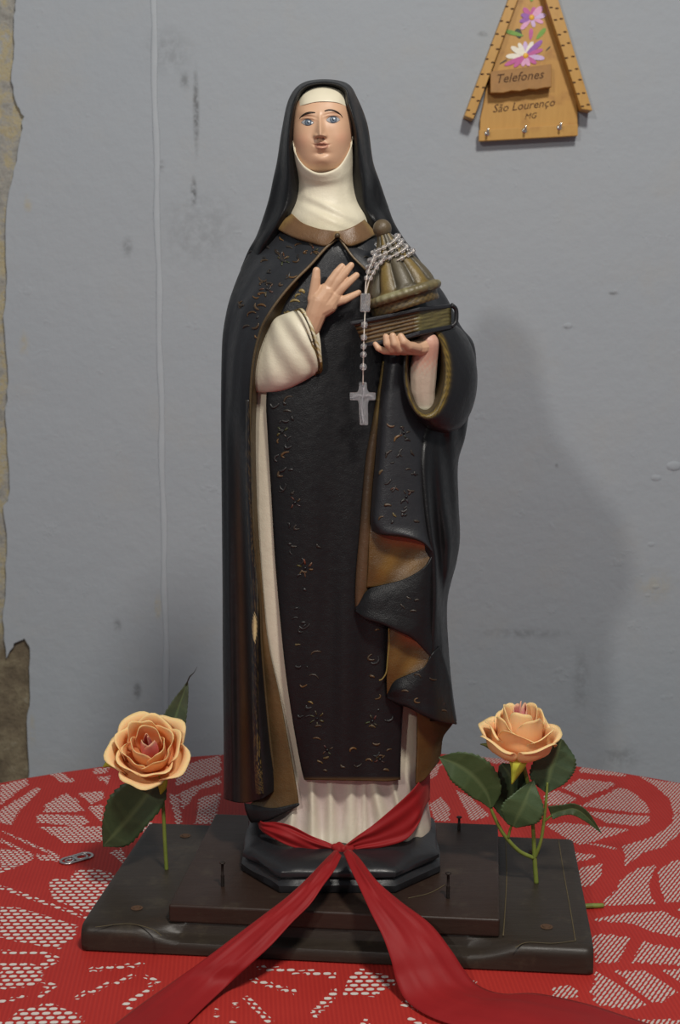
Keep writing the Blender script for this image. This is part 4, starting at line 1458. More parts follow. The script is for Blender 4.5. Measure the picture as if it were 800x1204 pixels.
quad_slab('book_cover', [(412, 378, 114), (452, 370, 119), (494, 361, 124), (534, 357, 70), (456, 371, 52)], 4.5, M['paint'], root, (0.022, 0.022, 0.025))
quad_slab('book_cover', [(424, 404, 112), (470, 396, 118), (494, 388.5, 122), (533, 381, 72), (462, 395, 54)], 5, M['paint'], root, (0.020, 0.020, 0.023))
sp = [P(x, y, d) for x, y, d in cr(np.array([(531, 358.5, 74), (536, 363, 70), (537, 371, 69), (536, 379, 70), (531, 384, 73)], float), 20)]
v_, f_ = frame_tube(sp, [.0022] * 20, 10)
obj('book_spine', v_, f_, M['paint'], root, [(0.02, 0.02, 0.022)] * len(v_))

# ---- domed model on the book
b0 = P(477, 360, 88)
b1 = P(450, 270, 86)
ax = (b1 - b0)
AL = ax.length
axn = ax.normalized()
e1 = Vector((1, 0, 0))
e1 = (e1 - axn * e1.dot(axn)).normalized()
e2 = axn.cross(e1).normalized()
def dome():
    prof = [(-.03, 37.5), (.0, 38.5), (.05, 38), (.09, 39), (.105, 42.5), (.15, 44.5), (.195, 43), (.215, 39.5), (.27, 38), (.36, 35.0), (.46, 30.5), (.56, 25.2), (.66, 19.6), (.75, 14.5), (.83, 10.8), (.89, 8.6), (.93, 7.6), (.97, 6)]
    pr = cr(np.array(prof), 70)
    NS = 160
    vs, cs = [], []
    for t, r in pr:
        for k in range(NS):
            th = 2 * math.pi * k / NS
            lob = 0
            c = lerp3((0.045, 0.03, 0.012), (0.12, 0.078, 0.024), .5 + .5 * math.sin(th * 31) * math.sin(t * 90))
            if t > .215:
                a = (th * 11 / (2 * math.pi)) % 1
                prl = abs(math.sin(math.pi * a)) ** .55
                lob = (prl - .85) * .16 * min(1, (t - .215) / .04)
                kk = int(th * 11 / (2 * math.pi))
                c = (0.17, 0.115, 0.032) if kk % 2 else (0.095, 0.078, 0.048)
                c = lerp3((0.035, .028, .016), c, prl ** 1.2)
            elif t > .10:
                n = math.sin(th * 9) * math.sin(th * 23 + 1)
                lob = .02 * math.sin(th * 11) + .02 * n
                c = lerp3((0.13, 0.105, 0.05), (0.27, 0.25, 0.14), .8 * sst(math.sin(th * 3 + 1) + .4 * n, .1, .8) * sst(t, .14, .18))
            vs.append(b0 + axn * (t * AL) + (e1 * math.cos(th) + e2 * math.sin(th)) * (r * S * (1 + lob)))
            cs.append(c)
    fs = grid_faces(len(pr), NS, True)
    fs.append(tuple(range(NS)))
    o = obj('dome', vs, fs, M['gold'], root, cs)
    fixnormals(o)
    v_, f_ = sphere_vf(b1 + axn * (1 * S), 10.3 * S, 24, 16)
    obj('ball_finial', v_, f_, M['gold'], root, [(0.11, 0.078, 0.042)] * len(v_))
dome()

# ---- raised ornaments on the garments
BRZ = (0.15, 0.075, 0.022)
def orn_tube(name, pts, rad, keys, col):
    q, ns = [], []
    for x, y in pts:
        h = hit(x, y, keys)
        if h is None:
            continue
        q.append(h[0] + h[1] * (.25 * S))
        ns.append(h[1])
    if len(q) < 3:
        return
    n = len(q)
    radii = [rad * S * (.35 + .65 * math.sin(math.pi * (i + .6) / (n + .2))) for i in range(n)]
    v, f = frame_tube(q, radii, 7, True, .75, ns)
    obj(name, v, f, M['gold'], root, [col] * len(v))
def scroll(cx, cy, r, a0, a1, keys, col=BRZ, rad=1.1):
    n = 14
    pts = []
    kind = rnd.random()
    cut = rnd.uniform(.55, 1.0)
    sq = rnd.uniform(.6, 1.1)
    for i in range(n):
        t = i / (n - 1)
        a = math.radians(a0 + (a1 - a0) * t * cut)
        rr = r * (1 - rnd.uniform(.30, .38) * t)
        x, y = rr * math.cos(a), rr * sq * math.sin(a)
        if kind > .62:
            x += r * .8 * max(0, t - .5)
            y += r * 1.0 * max(0, t - .5)
        pts.append((cx + x, cy - y))
    f_ = rnd.uniform(.35, .9)
    orn_tube('relief_scroll', pts, rad * rnd.uniform(.9, 1.55), keys, tuple(q * f_ for q in col))
def boss(cx, cy, r, keys, col=BLK):
    h = hit(cx, cy, keys)
    if h is None:
        return
    v, f = sphere_vf(h[0], r * S, 10, 7)
    obj('relief_boss', v, f, M['paint'], root, [col] * len(v))
def sprig(cx, cy, size, keys, col=BRZ, n=5, ph=0.3, bossy=True):
    for k in range(n):
        a = ph + 2 * math.pi * (k + rnd.uniform(-.2, .2)) / n
        pts = [(cx + size * rnd.uniform(.85, 1.1) * t * math.cos(a + .25 * t), cy - size * t * math.sin(a + .25 * t)) for t in (.4, .6, .8, 1.0)]
        orn_tube('relief_leaf', pts, rnd.uniform(.8, 1.4), keys, tuple(q * rnd.uniform(.35, .9) for q in col))
    if bossy:
        boss(cx, cy, 1.7, keys)
K = ['scapular', 'mantle_l', 'cape_r', 't1', 't2', 't3', 'mantle_r']
B2, B3 = (0.085, 0.05, 0.022), (0.045, 0.035, 0.025)
for a in ((340, 474, 8, 60, 250, B2), (336, 486, 7, 20, 170, B3), (331, 520, 6, 120, 260, BRZ), (337, 540, 9, 70, 240, BRZ), (334, 560, 8, 130, 250, B2), (348, 585, 9, 100, 180, B3), (352, 622, 7, 120, 260, B3),
          (360, 668, 6, 200, 340, BRZ), (345, 648, 8, 60, 160, B3), (371, 648, 8, 30, 130, B3), (350, 762, 7, 60, 160, (0.16, .11, .04)), (372, 770, 8, 40, 200, B2), (366, 800, 9, 10, 120, B3),
          (358, 805, 5, 180, 330, BRZ), (362, 828, 6, 0, 150, (0.17, .11, .03)), (374, 858, 6, 40, 200, B2), (370, 872, 8, 20, 140, BRZ), (383, 888, 6, 240, 400, (0.2, .12, .03)), (374, 900, 6, 20, 160, (0.19, .11, .03)),
          (444, 745, 6, 60, 200, BRZ), (439, 775, 7, 100, 260, B2), (436, 798, 5, 20, 170, BRZ), (443, 818, 6, 250, 430, (0.15, .08, .02)), (436, 858, 6, 20, 170, (0.18, .11, .03)), (444, 872, 6, 200, 330, BRZ), (447, 893, 6, 30, 200, BRZ), (433, 896, 5, 0, 160, BRZ), (458, 885, 6, 60, 180, B2),
          (415, 884, 5, 30, 200, BRZ), (421, 898, 5, 200, 360, B3), (380, 908, 5, 10, 150, B2), (400, 905, 7, 30, 150, B2), (452, 908, 6, 20, 160, B2)):
    scroll(a[0], a[1], a[2], a[3], a[4], ['scapular'], a[5])
for a in ((347, 591, 8, 4), (359, 668, 11, 6), (332, 508, 8, 4), (373, 845, 10, 6), (438, 848, 8, 5), (385, 882, 7, 4), (447, 893, 7, 4)):
    sprig(a[0], a[1], a[2], ['scapular'], B2 if a[1] != 668 else (0.13, .08, .025), a[3], .5)
for a in ((338, 296, 7, 30, 210), (334, 302, 6, 180, 350), (351, 290, 6, 40, 190), (320, 322, 7, 100, 260), (345, 322, 8, 200, 330), (340, 330, 7, 60, 190), (315, 337, 7, 30, 180), (308, 350, 8, 60, 220), (303, 346, 6, 200, 330), (306, 362, 7, 10, 150),
          (362, 299, 6, 90, 250), (327, 285, 7, 20, 140), (296, 372, 7, 40, 190), (290, 388, 7, 60, 210), (298, 400, 6, 20, 150), (286, 360, 6, 100, 260), (348, 304, 5, 220, 400), (371, 300, 5, 20, 180)):
    scroll(*a, ['mantle_l'], BRZ if rnd.random() < .6 else B3, 1.0)
for a in ((334, 305, 8, 5), (369, 295, 6, 4), (314, 340, 9, 5)):
    sprig(a[0], a[1], a[2], ['mantle_l'], B2, a[3])
for a in ((462, 497, 7, 190, 330, (0.13, .065, .025)), (471, 522, 12, 80, 190, (0.17, .09, .03)), (461, 540, 11, 90, 180, B3), (452, 560, 9, 100, 180, (0.17, .12, .06)), (480, 536, 7, 0, 110, B3), (479, 556, 6, 40, 180, B3), (486, 574, 7, 200, 300, B3),
          (455, 598, 7, 40, 200, B2), (460, 608, 6, 0, 140, (0.12, .09, .03)), (449, 612, 5, 60, 200, B2), (463, 579, 6, 20, 150, (0.10, .04, .02)), (488, 616, 6, 30, 150, B3), (470, 505, 6, 30, 120, B3)):
    scroll(*a[:5], ['t1'], a[5])
sprig(478, 584, 8, ['t1'], B3, 4)
sprig(475, 509, 7, ['t1'], B3, 4)
for a in ((478, 708, 6, 30, 170), (490, 711, 6, 60, 200), (484, 722, 8, 40, 160), (470, 716, 6, 0, 120)):
    scroll(*a, ['t2'], B3)
for a in ((490, 797, 5, 0, 200), (492, 824, 5, 90, 330), (475, 815, 6, 20, 170), (512, 795, 7, 200, 330), (520, 838, 6, 20, 160)):
    scroll(*a, ['t3', 'mantle_r'], BRZ if a[1] == 824 else B2)
for a in ((430, 306, 5, 20, 170), (440, 300, 6, 60, 200)):
    scroll(*a, ['cape_r'], B3)
# fainter black relief filling the same borders
for k in range(46):
    t_ = rnd.random()
    y = 470 + 430 * t_
    x = 330 + 34 * t_ + rnd.uniform(-8, 10) if k % 3 else 436 + rnd.uniform(-8, 22)
    if k % 3 == 0 and y < 740:
        continue
    scroll(x, y, rnd.uniform(3, 7), *(lambda q: (q, q + rnd.uniform(90, 190)))(rnd.uniform(0, 360)), ['scapular'], (0.024, 0.022, 0.022), 1.2)
for k in range(40):
    x, y = rnd.uniform(283, 378), rnd.uniform(284, 405)
    if x + (y - 284) * .65 < 372:
        scroll(x, y, rnd.uniform(3, 7), *(lambda q: (q, q + rnd.uniform(90, 190)))(rnd.uniform(0, 360)), ['mantle_l'], (0.034, 0.030, 0.028) if k % 3 else B2, 1.3)
for k in range(16):
    scroll(rnd.uniform(452, 488), rnd.uniform(500, 618), rnd.uniform(3, 7), *(lambda q: (q, q + rnd.uniform(90, 190)))(rnd.uniform(0, 360)), ['t1'], (0.034, 0.030, 0.028), 1.2)
# gilt leaf work beside the breast hand
for a in ((346, 357, 7, 20, 190), (340, 365, 6, 200, 350), (351, 350, 5, 60, 250), (338, 371, 6, 20, 170), (354, 345, 4, 0, 160)):
    scroll(*a, ['scapular'], (0.34, 0.24, 0.08), 1.4)

# ================================================================== ROSARY
ros = empty('rosary', P(430, 480, 112), 'clear crystal rosary wound around the dome with its cross hanging', 'rosary')
bead_me = None
def bead(p, r=3.3):
    global bead_me
    if bead_me is None:
        v, f = sphere_vf((0, 0, 0), 1.0, 12, 8)
        bead_me = bpy.data.meshes.new('bead')
        bead_me.from_pydata([tuple(q) for q in v], [], f)
        bead_me.polygons.foreach_set('use_smooth', [True] * len(f))
        bead_me.materials.append(M['crystal'])
    o = bpy.data.objects.new('bead', bead_me)
    C.objects.link(o)
    o.parent = ros
    o.location = p - WL[ros]
    o.scale = (r * S, r * S, r * S)
def dome_r(t):
    ts = [.2, .27, .36, .46, .56, .66, .75, .83, .89, .95]
    rs_ = [43, 39, 36, 31.5, 26.2, 20.6, 15.5, 11.8, 9.6, 8.5]
    return float(np.interp(t, ts, rs_))
path = []
for i in range(200):
    w = i / 199
    th = -math.pi * .75 + w * 2 * math.pi * 3.6
    t = .86 - .27 * w + .045 * math.sin(th * 1.0 + 2.2)
    rr = (dome_r(t) + 3.2 + 1.2 * math.sin(i * .37)) * S
    path.append(b0 + axn * (t * AL) + (e1 * math.cos(th) - e2 * math.sin(th) * (1 if e2.y > 0 else -1)) * rr)
def beads_on(path, gap, r):
    acc = 0
    last = path[0]
    bead(last, r)
    for p in path[1:]:
        acc += (p - last).length
        last = p
        if acc >= gap * S:
            acc = 0
            bead(p, r)
beads_on(path, 6.4, 2.85)
tube('cord', path, .0006, M['cord'], ros, 6)
# two strands falling to the joining piece
for pts in ([(441, 300, 112), (436, 312, 116), (432.5, 322, 118), (430.5, 332, 119), (429.5, 346, 119)], [(452, 303, 114), (443, 314, 118), (437, 324, 120), (433, 334, 120), (430.5, 346, 119)]):
    pp = [P(*q) for q in cr(np.array(pts, float), 60)]
    beads_on(pp[:40], 6.4, 2.9)
    tube('cord', pp, .0006, M['cord'], ros, 6)
def xt_prism(name, poly, y_, th, bev, parent=ros):
    pts = [P(x, y, y_) for x, y in poly]
    v, f = prism(pts, (0, th, 0))
    o = fixnormals(obj(name, v, f, M['crystal'], parent, None, False))
    bevel(o, bev, 2)
    return o
xt_prism('joining_piece', [(424.5, 345), (435.5, 345), (435.8, 353), (435, 367), (423.5, 367), (424, 353)], 122, .0060, .0011)
dl = [(429.5, 366, 119), (428, 400, 125), (427.5, 420, 122), (427, 452, 112)]
pp = [P(*q) for q in cr(np.array(dl, float), 40)]
tube('cord', pp, .0006, M['cord'], ros, 6)
def on_dl(y):
    g = cr(np.array(dl, float), 200)
    k = int(np.argmin(abs(g[:, 1] - y)))
    return P(*g[k])
for y, r in ((382, 3.9), (397, 3.6), (407.5, 3.4), (417, 3.7), (431.5, 4.1)):
    bead(on_dl(y), r)
xt_prism('cross', [(422.5, 449.5), (431.5, 449.5), (432, 458), (434, 461.5), (442, 461.8), (442, 470.5), (434, 470.8), (432.8, 475), (433.2, 500), (423.2, 500), (422, 475), (421, 470.8), (411.5, 470.5), (411.5, 461.8), (420, 461.5), (422, 458)], 110, .0046, .0009)
# raised figure lines on the cross
tube('cross_figure', [P(428.5, 455, 112), P(427, 465, 112), P(425.5, 478, 112), P(426.5, 488, 112), P(428, 498, 112)], .0008, M['crystal'], ros, 6, None, 1, None, 20)
tube('cross_figure', [P(415, 466, 112), P(422, 464.5, 112), P(427, 466, 112), P(433, 464.5, 112), P(439, 466, 112)], .0006, M['crystal'], ros, 6, None, 1, None, 20)

# ================================================================== RIBBON
rib = empty('red_ribbon', P(402, 1000, 84), 'long red satin ribbon tied around the statue\'s feet, tails over the base', 'ribbon')
wl_ = [
    [(303, 958, 30), (308, 966, 66), (324, 967, 82), (342, 971, 90), (365, 982, 94), (385, 990, 96), (399, 996, 97)],
    [(303, 966, 34), (308, 972, 70), (324, 976, 86), (342, 981, 94), (365, 990, 97), (385, 996, 98), (400, 999, 98)],
    [(305, 974, 36), (310, 979, 72), (324, 987, 88), (342, 995, 96), (365, 1001, 98), (386, 1003, 98), (400, 1003, 98)]]
patch('band', wl_, M['ribbon'], rib, 20, 50, thick=.0007, col=(1, 1, 1), disp=lambda x, y, u, v: 1.3 * math.sin(v * 9 + u * 5) + .8 * math.sin(v * 17 - u * 9))
wr_ = [
    [(403, 996, 97), (420, 983, 95), (440, 969, 92), (466, 947, 91), (488, 926, 88), (501, 907, 60), (505, 900, 30)],
    [(403, 999, 98), (422, 989, 97), (445, 979, 95), (470, 961, 94), (490, 940, 88), (501, 922, 62), (506, 912, 30)],
    [(404, 1001, 98), (424, 995, 96), (450, 988, 92), (476, 976, 90), (492, 958, 86), (501, 936, 62), (506, 926, 30)],
    [(404, 1003, 98), (424, 1000, 98), (452, 996, 97), (478, 987, 95), (493, 968, 88), (500, 949, 62), (506, 940, 30)]]
patch('band', wr_, M['ribbon'], rib, 30, 50, thick=.0007, col=(1, 1, 1), disp=lambda x, y, u, v: 1.5 * math.sin(v * 9 + u * 3) + .8 * math.sin(v * 19 - u * 8))
# knot
kn = chain([(394, 996, 99, 4.5), (400, 999, 102, 6.2), (407, 1000, 102, 6), (413, 998, 99, 4.5)])
kn += chain([(396, 1003, 100, 4), (403, 1004, 104, 5), (411, 1003, 100, 4)])
kn += chain([(399, 993, 98, 3.5), (404, 998, 106, 3.6), (408, 1006, 103, 4)])
remeshed('knot', kn, .0009, M['ribbon'], rib, lambda p: (1, 1, 1), 3)
def tail(rows, nr=90):
    """rows of (left px, right px) with their own distance in metres from the camera plane"""
    g = []
    for (x0, y0, Y0), (x1, y1, Y1), sag in rows:
        a, b = P(x0, y0, 0, Y0), P(x1, y1, 0, Y1)
        m = a.lerp(b, .5) + Vector((0, -sag, sag))
        q0, q1 = a.lerp(b, .25) + Vector((0, -sag * .6, sag * .6)), a.lerp(b, .75) + Vector((0, -sag * .4, sag * .4))
        g.append([tuple(a), tuple(q0), tuple(m), tuple(q1), tuple(b)])
    G = cr(np.array(g), nr)
    G = np.swapaxes(cr(np.swapaxes(G, 0, 1), 18), 0, 1)
    v = []
    for i in range(nr):
        am = .0016 * min(1, i / 12)
        for j in range(18):
            w_ = am * (math.sin(j * .75 + i * .10 + 1.5 * math.sin(i * .06)) + .5 * math.sin(j * 1.5 - i * .23)) * math.sin(math.pi * (j + .5) / 18) * (1 if i < 60 else .5)
            v.append(Vector(G[i, j]) + Vector((0, -w_ * .4, abs(w_) + w_ * .6)))
    o = obj('tail', v, grid_faces(nr, 18), M['ribbon'], rib)
    m = o.modifiers.new('thickness', 'SOLIDIFY')
    m.thickness = .0007
    return o
def yz(px, py, z):
    return PZ(px, py, z).y
tl = []
for x0, y0, x1, y1, z, sag in ((393, 1000, 402, 1006, .094, .004), (380, 1013, 393, 1024, .088, .003), (362, 1032, 379, 1043, .080, .003), (338, 1054, 364, 1064, .069, .002), (308, 1077, 343, 1085, .056, .001),
                               (272, 1104, 318, 1112, .042, .001), (236, 1131, 292, 1136, .0265, .002), (205, 1153, 268, 1158, .011, .003), (168, 1179, 240, 1184, .0050, .003), (132, 1206, 214, 1210, .0040, .003), (90, 1236, 180, 1240, .0040, .003)):
    tl.append(((x0, y0, yz(x0, y0, TZ + z)), (x1, y1, yz(x1, y1, TZ + z)), sag))
tail(tl)
tr = []
for x0, y0, x1, y1, z, sag in ((404, 1003, 413, 999, .094, .004), (410, 1017, 424, 1010, .090, .003), (422, 1042, 444, 1036, .080, .003), (436, 1072, 472, 1060, .067, .002), (450, 1100, 506, 1086, .052, .001),
                               (460, 1128, 530, 1116, .0345, .002), (466, 1152, 546, 1140, .018, .004), (478, 1176, 562, 1158, .0065, .005), (508, 1196, 590, 1168, .0050, .006), (560, 1212, 632, 1168, .0055, .007),
                               (630, 1226, 690, 1180, .0050, .005), (700, 1246, 740, 1196, .0040, .004), (770, 1270, 790, 1212, .0040, .003)):
    tr.append(((x0, y0, yz(x0, y0, TZ + z)), (x1, y1, yz(x1, y1, TZ + z)), sag))
tail(tr)

# ================================================================== ROSES
PEACH, PALE, DEEP = (0.95, 0.48, 0.20), (0.97, 0.62, 0.33), (0.95, 0.34, 0.12)
HOT, MAG = (0.78, 0.10, 0.09), (0.70, 0.22, 0.30)
def rose_head(parent, center, axis, R, H, seed, up=Vector((0, 0, 1)), openness=1.0):
    rg = random.Random(seed)
    az = axis.normalized()
    ax_ = up.cross(az).normalized()
    ay = az.cross(ax_)
    layers = []
    for k in range(4):
        layers.append((k * 1.7 + .3, .12 + .055 * k, .05 + .055 * k, 1.04 - .03 * k, 1.5, -.02, HOT, MAG))
    for k in range(3):
        layers.append((k * 2.09 + 1.62, .44, .40 + .03 * k, 1.0 - .05 * k, 1.3, .01, DEEP, PALE))
    for k in range(4):
        layers.append((k * 1.57 + .5, .59, .60, .86, 1.0, .06, DEEP, PALE))
    for k in range(5):
        layers.append((k * 1.257 + .1, .70, .76, .72, .86, .13 * openness, DEEP, PALE))
    for k in range(5):
        layers.append((k * 1.257 + .75, .84, .98, .56, .76, .17 * openness, PEACH, PALE))
    for ph, rb, rt, hh, wid, flare, c0, c1 in layers:
        ph += rg.uniform(-.15, .15)
        hh *= rg.uniform(.94, 1.06)
        n, m = 15, 13
        vs, cs = [], []
        tilt = rg.uniform(-.16, .16)
        f1, f2, f3 = rg.uniform(2.0, 4), rg.uniform(4, 7), rg.uniform(0, 6)
        ruf = (.030 if rb > .5 else .018) if rb > .3 else .012
        for i in range(n):
            v = i / (n - 1)
            for j in range(m):
                u = j / (m - 1) * 2 - 1
                w = wid * (math.sin(math.pi * (.12 + .62 * v)) ** .75)
                a = ph + u * w
                base = rb * math.sin(math.pi / 2 * min(1, v * 1.9)) ** .8
                r = base + (rt - rb) * v ** 1.6 + flare * max(0, v - .62) ** 2 * 7 * (1 - .3 * u * u)
                r *= 1 - .10 * u * u * v
                z = hh * (v - .22 * u * u * v ** 2) + tilt * u * v * .3 - max(0, v - .8) ** 2 * flare * 9 + .018 * math.sin(u * 5 + ph * 3) * v
                z += .10 * (1 - v) * (rb - .3) * -.6 + ruf * v * v * math.sin(u * f1 + f3)
                r += ruf * v ** 3 * (math.sin(u * f2 + f3) + .8 * math.sin(u * f1 * 1.3 - f3))
                p = center + (ax_ * math.cos(a) + ay * math.sin(a)) * (r * R) + az * ((z - .36) * H)
                vs.append(p)
                c = lerp3(c0, c1, v ** 1.5)
                c = lerp3(c, (0.86, 0.62, 0.26), .5 * sst(v, .86, 1))
                cs.append(c)
        o = obj('petal', vs, grid_faces(n, m), M['petal'], parent, cs)
        mm = o.modifiers.new('thickness', 'SOLIDIFY')
        mm.thickness = .0005
        mm.offset = 0
    # calyx
    v_, f_ = sphere_vf(center - az * (.40 * H), R * .20, 14, 9)
    obj('calyx', v_, f_, M['stem'], parent)

LG, LG2 = (0.026, 0.050, 0.020), (0.060, 0.085, 0.036)
def leaf(parent, mid, wid, y0, fold=.25, col=LG, serr=.045, nser=16, curl=0.0):
    """mid: (x, y, d) along the midrib, wid: (left, right) half widths in px"""
    n = 64
    m_ = cr(np.array(mid, float), n)
    w_ = cr(np.array(wid, float), n)
    vs, cs = [], []
    nc = 13
    for i in range(n):
        a, b = m_[max(0, i - 1)], m_[min(n - 1, i + 1)]
        t = (b - a)[:2]
        t = t / max(1e-6, np.hypot(*t))
        nx, ny = t[1], -t[0]
        saw = 1 + serr * ((i * nser / n) % 1 - .5) * 2
        for c in range(nc):
            q = c / (nc - 1) * 2 - 1
            w = max(0, w_[i][0 if q < 0 else 1]) * (saw if abs(q) > .99 else 1)
            x = m_[i][0] + nx * w * q
            y = m_[i][1] + ny * w * q
            side = math.sin(i / n * 26 + abs(q) * 2.0)
            d = m_[i][2] + fold * w * abs(q) + curl * w * q + .35 * side * abs(q)
            vs.append(P(x, y, d, y0))
            cs.append(lerp3(col, (0.11, 0.15, 0.06), .75 if abs(q) < .05 else .12 * (side > .85)))
    o = obj('leaf', vs, grid_faces(n, nc), M['leaf'], parent, cs)
    mm = o.modifiers.new('thickness', 'SOLIDIFY')
    mm.thickness = .0005
    mm.offset = 0
    return o
def sepal(parent, mid, wid, y0, mat):
    g = cr(np.array(mid, float), 14)
    w = cr(np.array(wid, float), 14)
    vs = []
    for i in range(14):
        a, b = g[max(0, i - 1)], g[min(13, i + 1)]
        t = (b - a)[:2]
        t = t / max(1e-6, np.hypot(*t))
        for q in (-1, -.5, 0, .5, 1):
            vs.append(P(g[i][0] + t[1] * w[i] * q, g[i][1] - t[0] * w[i] * q, g[i][2] - 2 * abs(q), y0))
    o = obj('sepal', vs, grid_faces(14, 5), mat, parent)
    mm = o.modifiers.new('thickness', 'SOLIDIFY')
    mm.thickness = .0005
    mm.offset = 0

# left rose: looks into the room
s1 = PZ(196, 1022, PLZ1)
Y1 = s1.y
r1 = empty('artificial_rose', s1, 'peach artificial rose with pink heart tilted toward viewer, two dark leaves', 'flower', 'artificial roses on the base')
rose_head(r1, P(175.5, 884, 14, Y1), Vector((.03, -.70, .66)), 45 * S, 60 * S, 3)
tube('stem', [P(196, 1024, 0, Y1), P(194, 990, 1, Y1), P(192, 950, 1, Y1), P(189, 915, -4, Y1), P(180, 893, -6, Y1)], [.0022, .0021, .0020, .0022, .003], M['stem'], r1, 10, None, 1, None, 40)
leaf(r1, [(188, 905, 6), (176, 930, 10), (155, 958, 12), (135, 980, 8), (121, 995, 2)], [(2, 4), (26, 22), (34, 22), (20, 21), (0, 1)], Y1, .12, LG)
leaf(r1, [(196, 880, -22), (203, 855, -24), (210, 832, -26), (217, 812, -26), (221, 800, -26)], [(8, 16), (14, 16), (11, 11), (5, 4), (0, 0)], Y1, .30, (0.045, 0.055, 0.034))
tube('leaf_tip', [P(219, 806, -26, Y1), P(223, 796, -26, Y1), P(228, 791, -26, Y1), P(232, 784, -25, Y1)], [.0014, .0016, .0008, .0003], M['nail'], r1, 6, None, .5, None, 16)
sepal(r1, [(152, 896, 14), (140, 897, 12), (130, 897, 8), (121, 902, 6)], [4, 7, 5.5, .4], Y1, M['sepal'])
sepal(r1, [(188, 906, 6), (190, 916, 12), (191, 925, 14), (189, 934, 14)], [4, 7, 5, .6], Y1, M['sepal'])

# right rose: side view
s2 = PZ(631, 1038, PLZ1)
Y2 = s2.y
r2 = empty('artificial_rose', s2, 'peach artificial rose standing upright in profile with five green leaves', 'flower', 'artificial roses on the base')
rose_head(r2, P(611, 869, 0, Y2), Vector((.03, -.10, 1.0)), 44 * S, 68 * S, 11, Vector((0, -1, 0)), 1.1)
tube('stem', [P(631, 1039, 0, Y2), P(629, 1010, 0, Y2), P(627, 970, 0, Y2), P(623, 930, -3, Y2), P(613, 890, -2, Y2)], [.0026, .0024, .0020, .0020, .0026], M['stem'], r2, 10, None, 1, None, 40)
tube('branch', [P(628, 1009, 0, Y2), P(610, 1000, 4, Y2), P(592, 980, 8, Y2), P(580, 957, 10, Y2), P(577, 947, 10, Y2)], [.0022, .0021, .0020, .0017, .0014], M['stem'], r2, 8, None, 1, None, 30)
tube('branch', [P(629, 1009, 0, Y2), P(636, 990, 4, Y2), P(640, 965, 4, Y2), P(643, 935, 0, Y2), P(644, 920, -2, Y2)], [.0021, .0018, .0017, .0015, .0012], M['stem'], r2, 8, None, 1, None, 30)
tube('branch', [P(598, 985, 8, Y2), P(600, 976, 10, Y2), P(603, 968, 12, Y2)], [.0016, .0014, .0012], M['stem'], r2, 8, None, 1, None, 14)
tube('branch', [P(640, 966, 4, Y2), P(645, 962, 6, Y2), P(650, 958, 8, Y2)], [.0012, .0012, .0010], M['stem'], r2, 8, None, 1, None, 14)
leaf(r2, [(578, 950, 12), (572, 932, 14), (557, 913, 16), (538, 899, 14), (516, 890, 8)], [(2, 2), (20, 16), (25, 21), (17, 19), (0, 0)], Y2, .16, (0.034, 0.062, 0.018))
leaf(r2, [(643, 932, -6), (645, 918, -8), (649, 900, -10), (655, 884, -12), (661, 869, -14)], [(2, 2), (20, 22), (28, 22), (24, 16), (2, 2)], Y2, .10, (0.030, 0.056, 0.026))
leaf(r2, [(604, 972, 16), (609, 960, 20), (616, 946, 20), (622, 930, 16), (628, 917, 10)], [(4, 8), (22, 22), (26, 20), (14, 10), (0, 0)], Y2, .12, (0.044, 0.078, 0.030))
leaf(r2, [(598, 968, -6), (600, 950, -8), (602, 930, -8), (600, 912, -8), (590, 898, -10)], [(2, 2), (18, 20), (22, 26), (16, 22), (2, 4)], Y2, .10, (0.018, 0.034, 0.016))
leaf(r2, [(648, 958, 8), (662, 953, 10), (676, 951, 12), (690, 960, 10), (708, 980, 6)], [(6, 11), (6, 7), (8, 6), (6, 5), (0, 0)], Y2, .35, (0.030, 0.055, 0.018))
sepal(r2, [(610, 888, 18), (609, 900, 22), (606, 910, 22), (602, 922, 20)], [14, 9, 5, .6], Y2, M['sepal'])
sepal(r2, [(590, 882, 10), (580, 880, 10), (572, 876, 8), (565, 875, 6)], [3, 3, 2, .3], Y2, M['stem'])

# ================================================================== SMALL THINGS ON THE CLOTH
def pull_tab():
    z = TZ + .0022
    a, b = PZ(78, 1012.5, z), PZ(102, 1005.5, z)
    dv = (b - a)
    L = dv.length
    ux = dv.normalized()
    uy = Vector((-ux.y, ux.x, 0))
    def capsule(cx, l, w, n=14):
        pts = []
        for k in range(n + 1):
            t = -math.pi / 2 + math.pi * k / n
            pts.append((cx + l / 2 + w * math.cos(t), w * math.sin(t)))
        for k in range(n + 1):
            t = math.pi / 2 + math.pi * k / n
            pts.append((cx - l / 2 + w * math.cos(t), w * math.sin(t)))
        return pts
    tb = empty('can_pull_tab', a.lerp(b, .5), 'silver metal can pull tab lying on the red lace cloth', 'pull tab')
    c0 = a.lerp(b, .5)
    def loop(name, pts, rad):
        q = [c0 + ux * x + uy * y for x, y in pts] + [c0 + ux * pts[0][0] + uy * pts[0][1]]
        tube(name, q, rad, M['metal'], tb, 8, None, .6, Vector((0, 0, 1)))
    loop('rim', capsule(0, L * .82, .0085), .0018)
    loop('finger_ring', capsule(L * .24, L * .12, .0052), .0012)
    loop('rivet_ring', capsule(-L * .34, L * .05, .0040), .0012)
    v, f = prism([c0 + ux * x + uy * y for x, y in ((-L * .14, -.008), (L * .0, -.008), (L * .0, .008), (-L * .14, .008))], (0, 0, .0012))
    fixnormals(obj('bridge', v, f, M['metal'], tb, None, False))
pull_tab()
ca, cb = PZ(680, 1066.5, TZ + .0035), PZ(710, 1064.5, TZ + .0035)
o = tube('cut_stem', [ca, ca.lerp(cb, .4) + Vector((0, 0, .0004)), ca.lerp(cb, .8), cb], [.0027, .0027, .0026, .0022], M['stem'], None, 10, None, 1, None, 16, origin=ca.lerp(cb, .5))
tag(o, 'short cut green flower stem lying against the wooden base', 'stem')

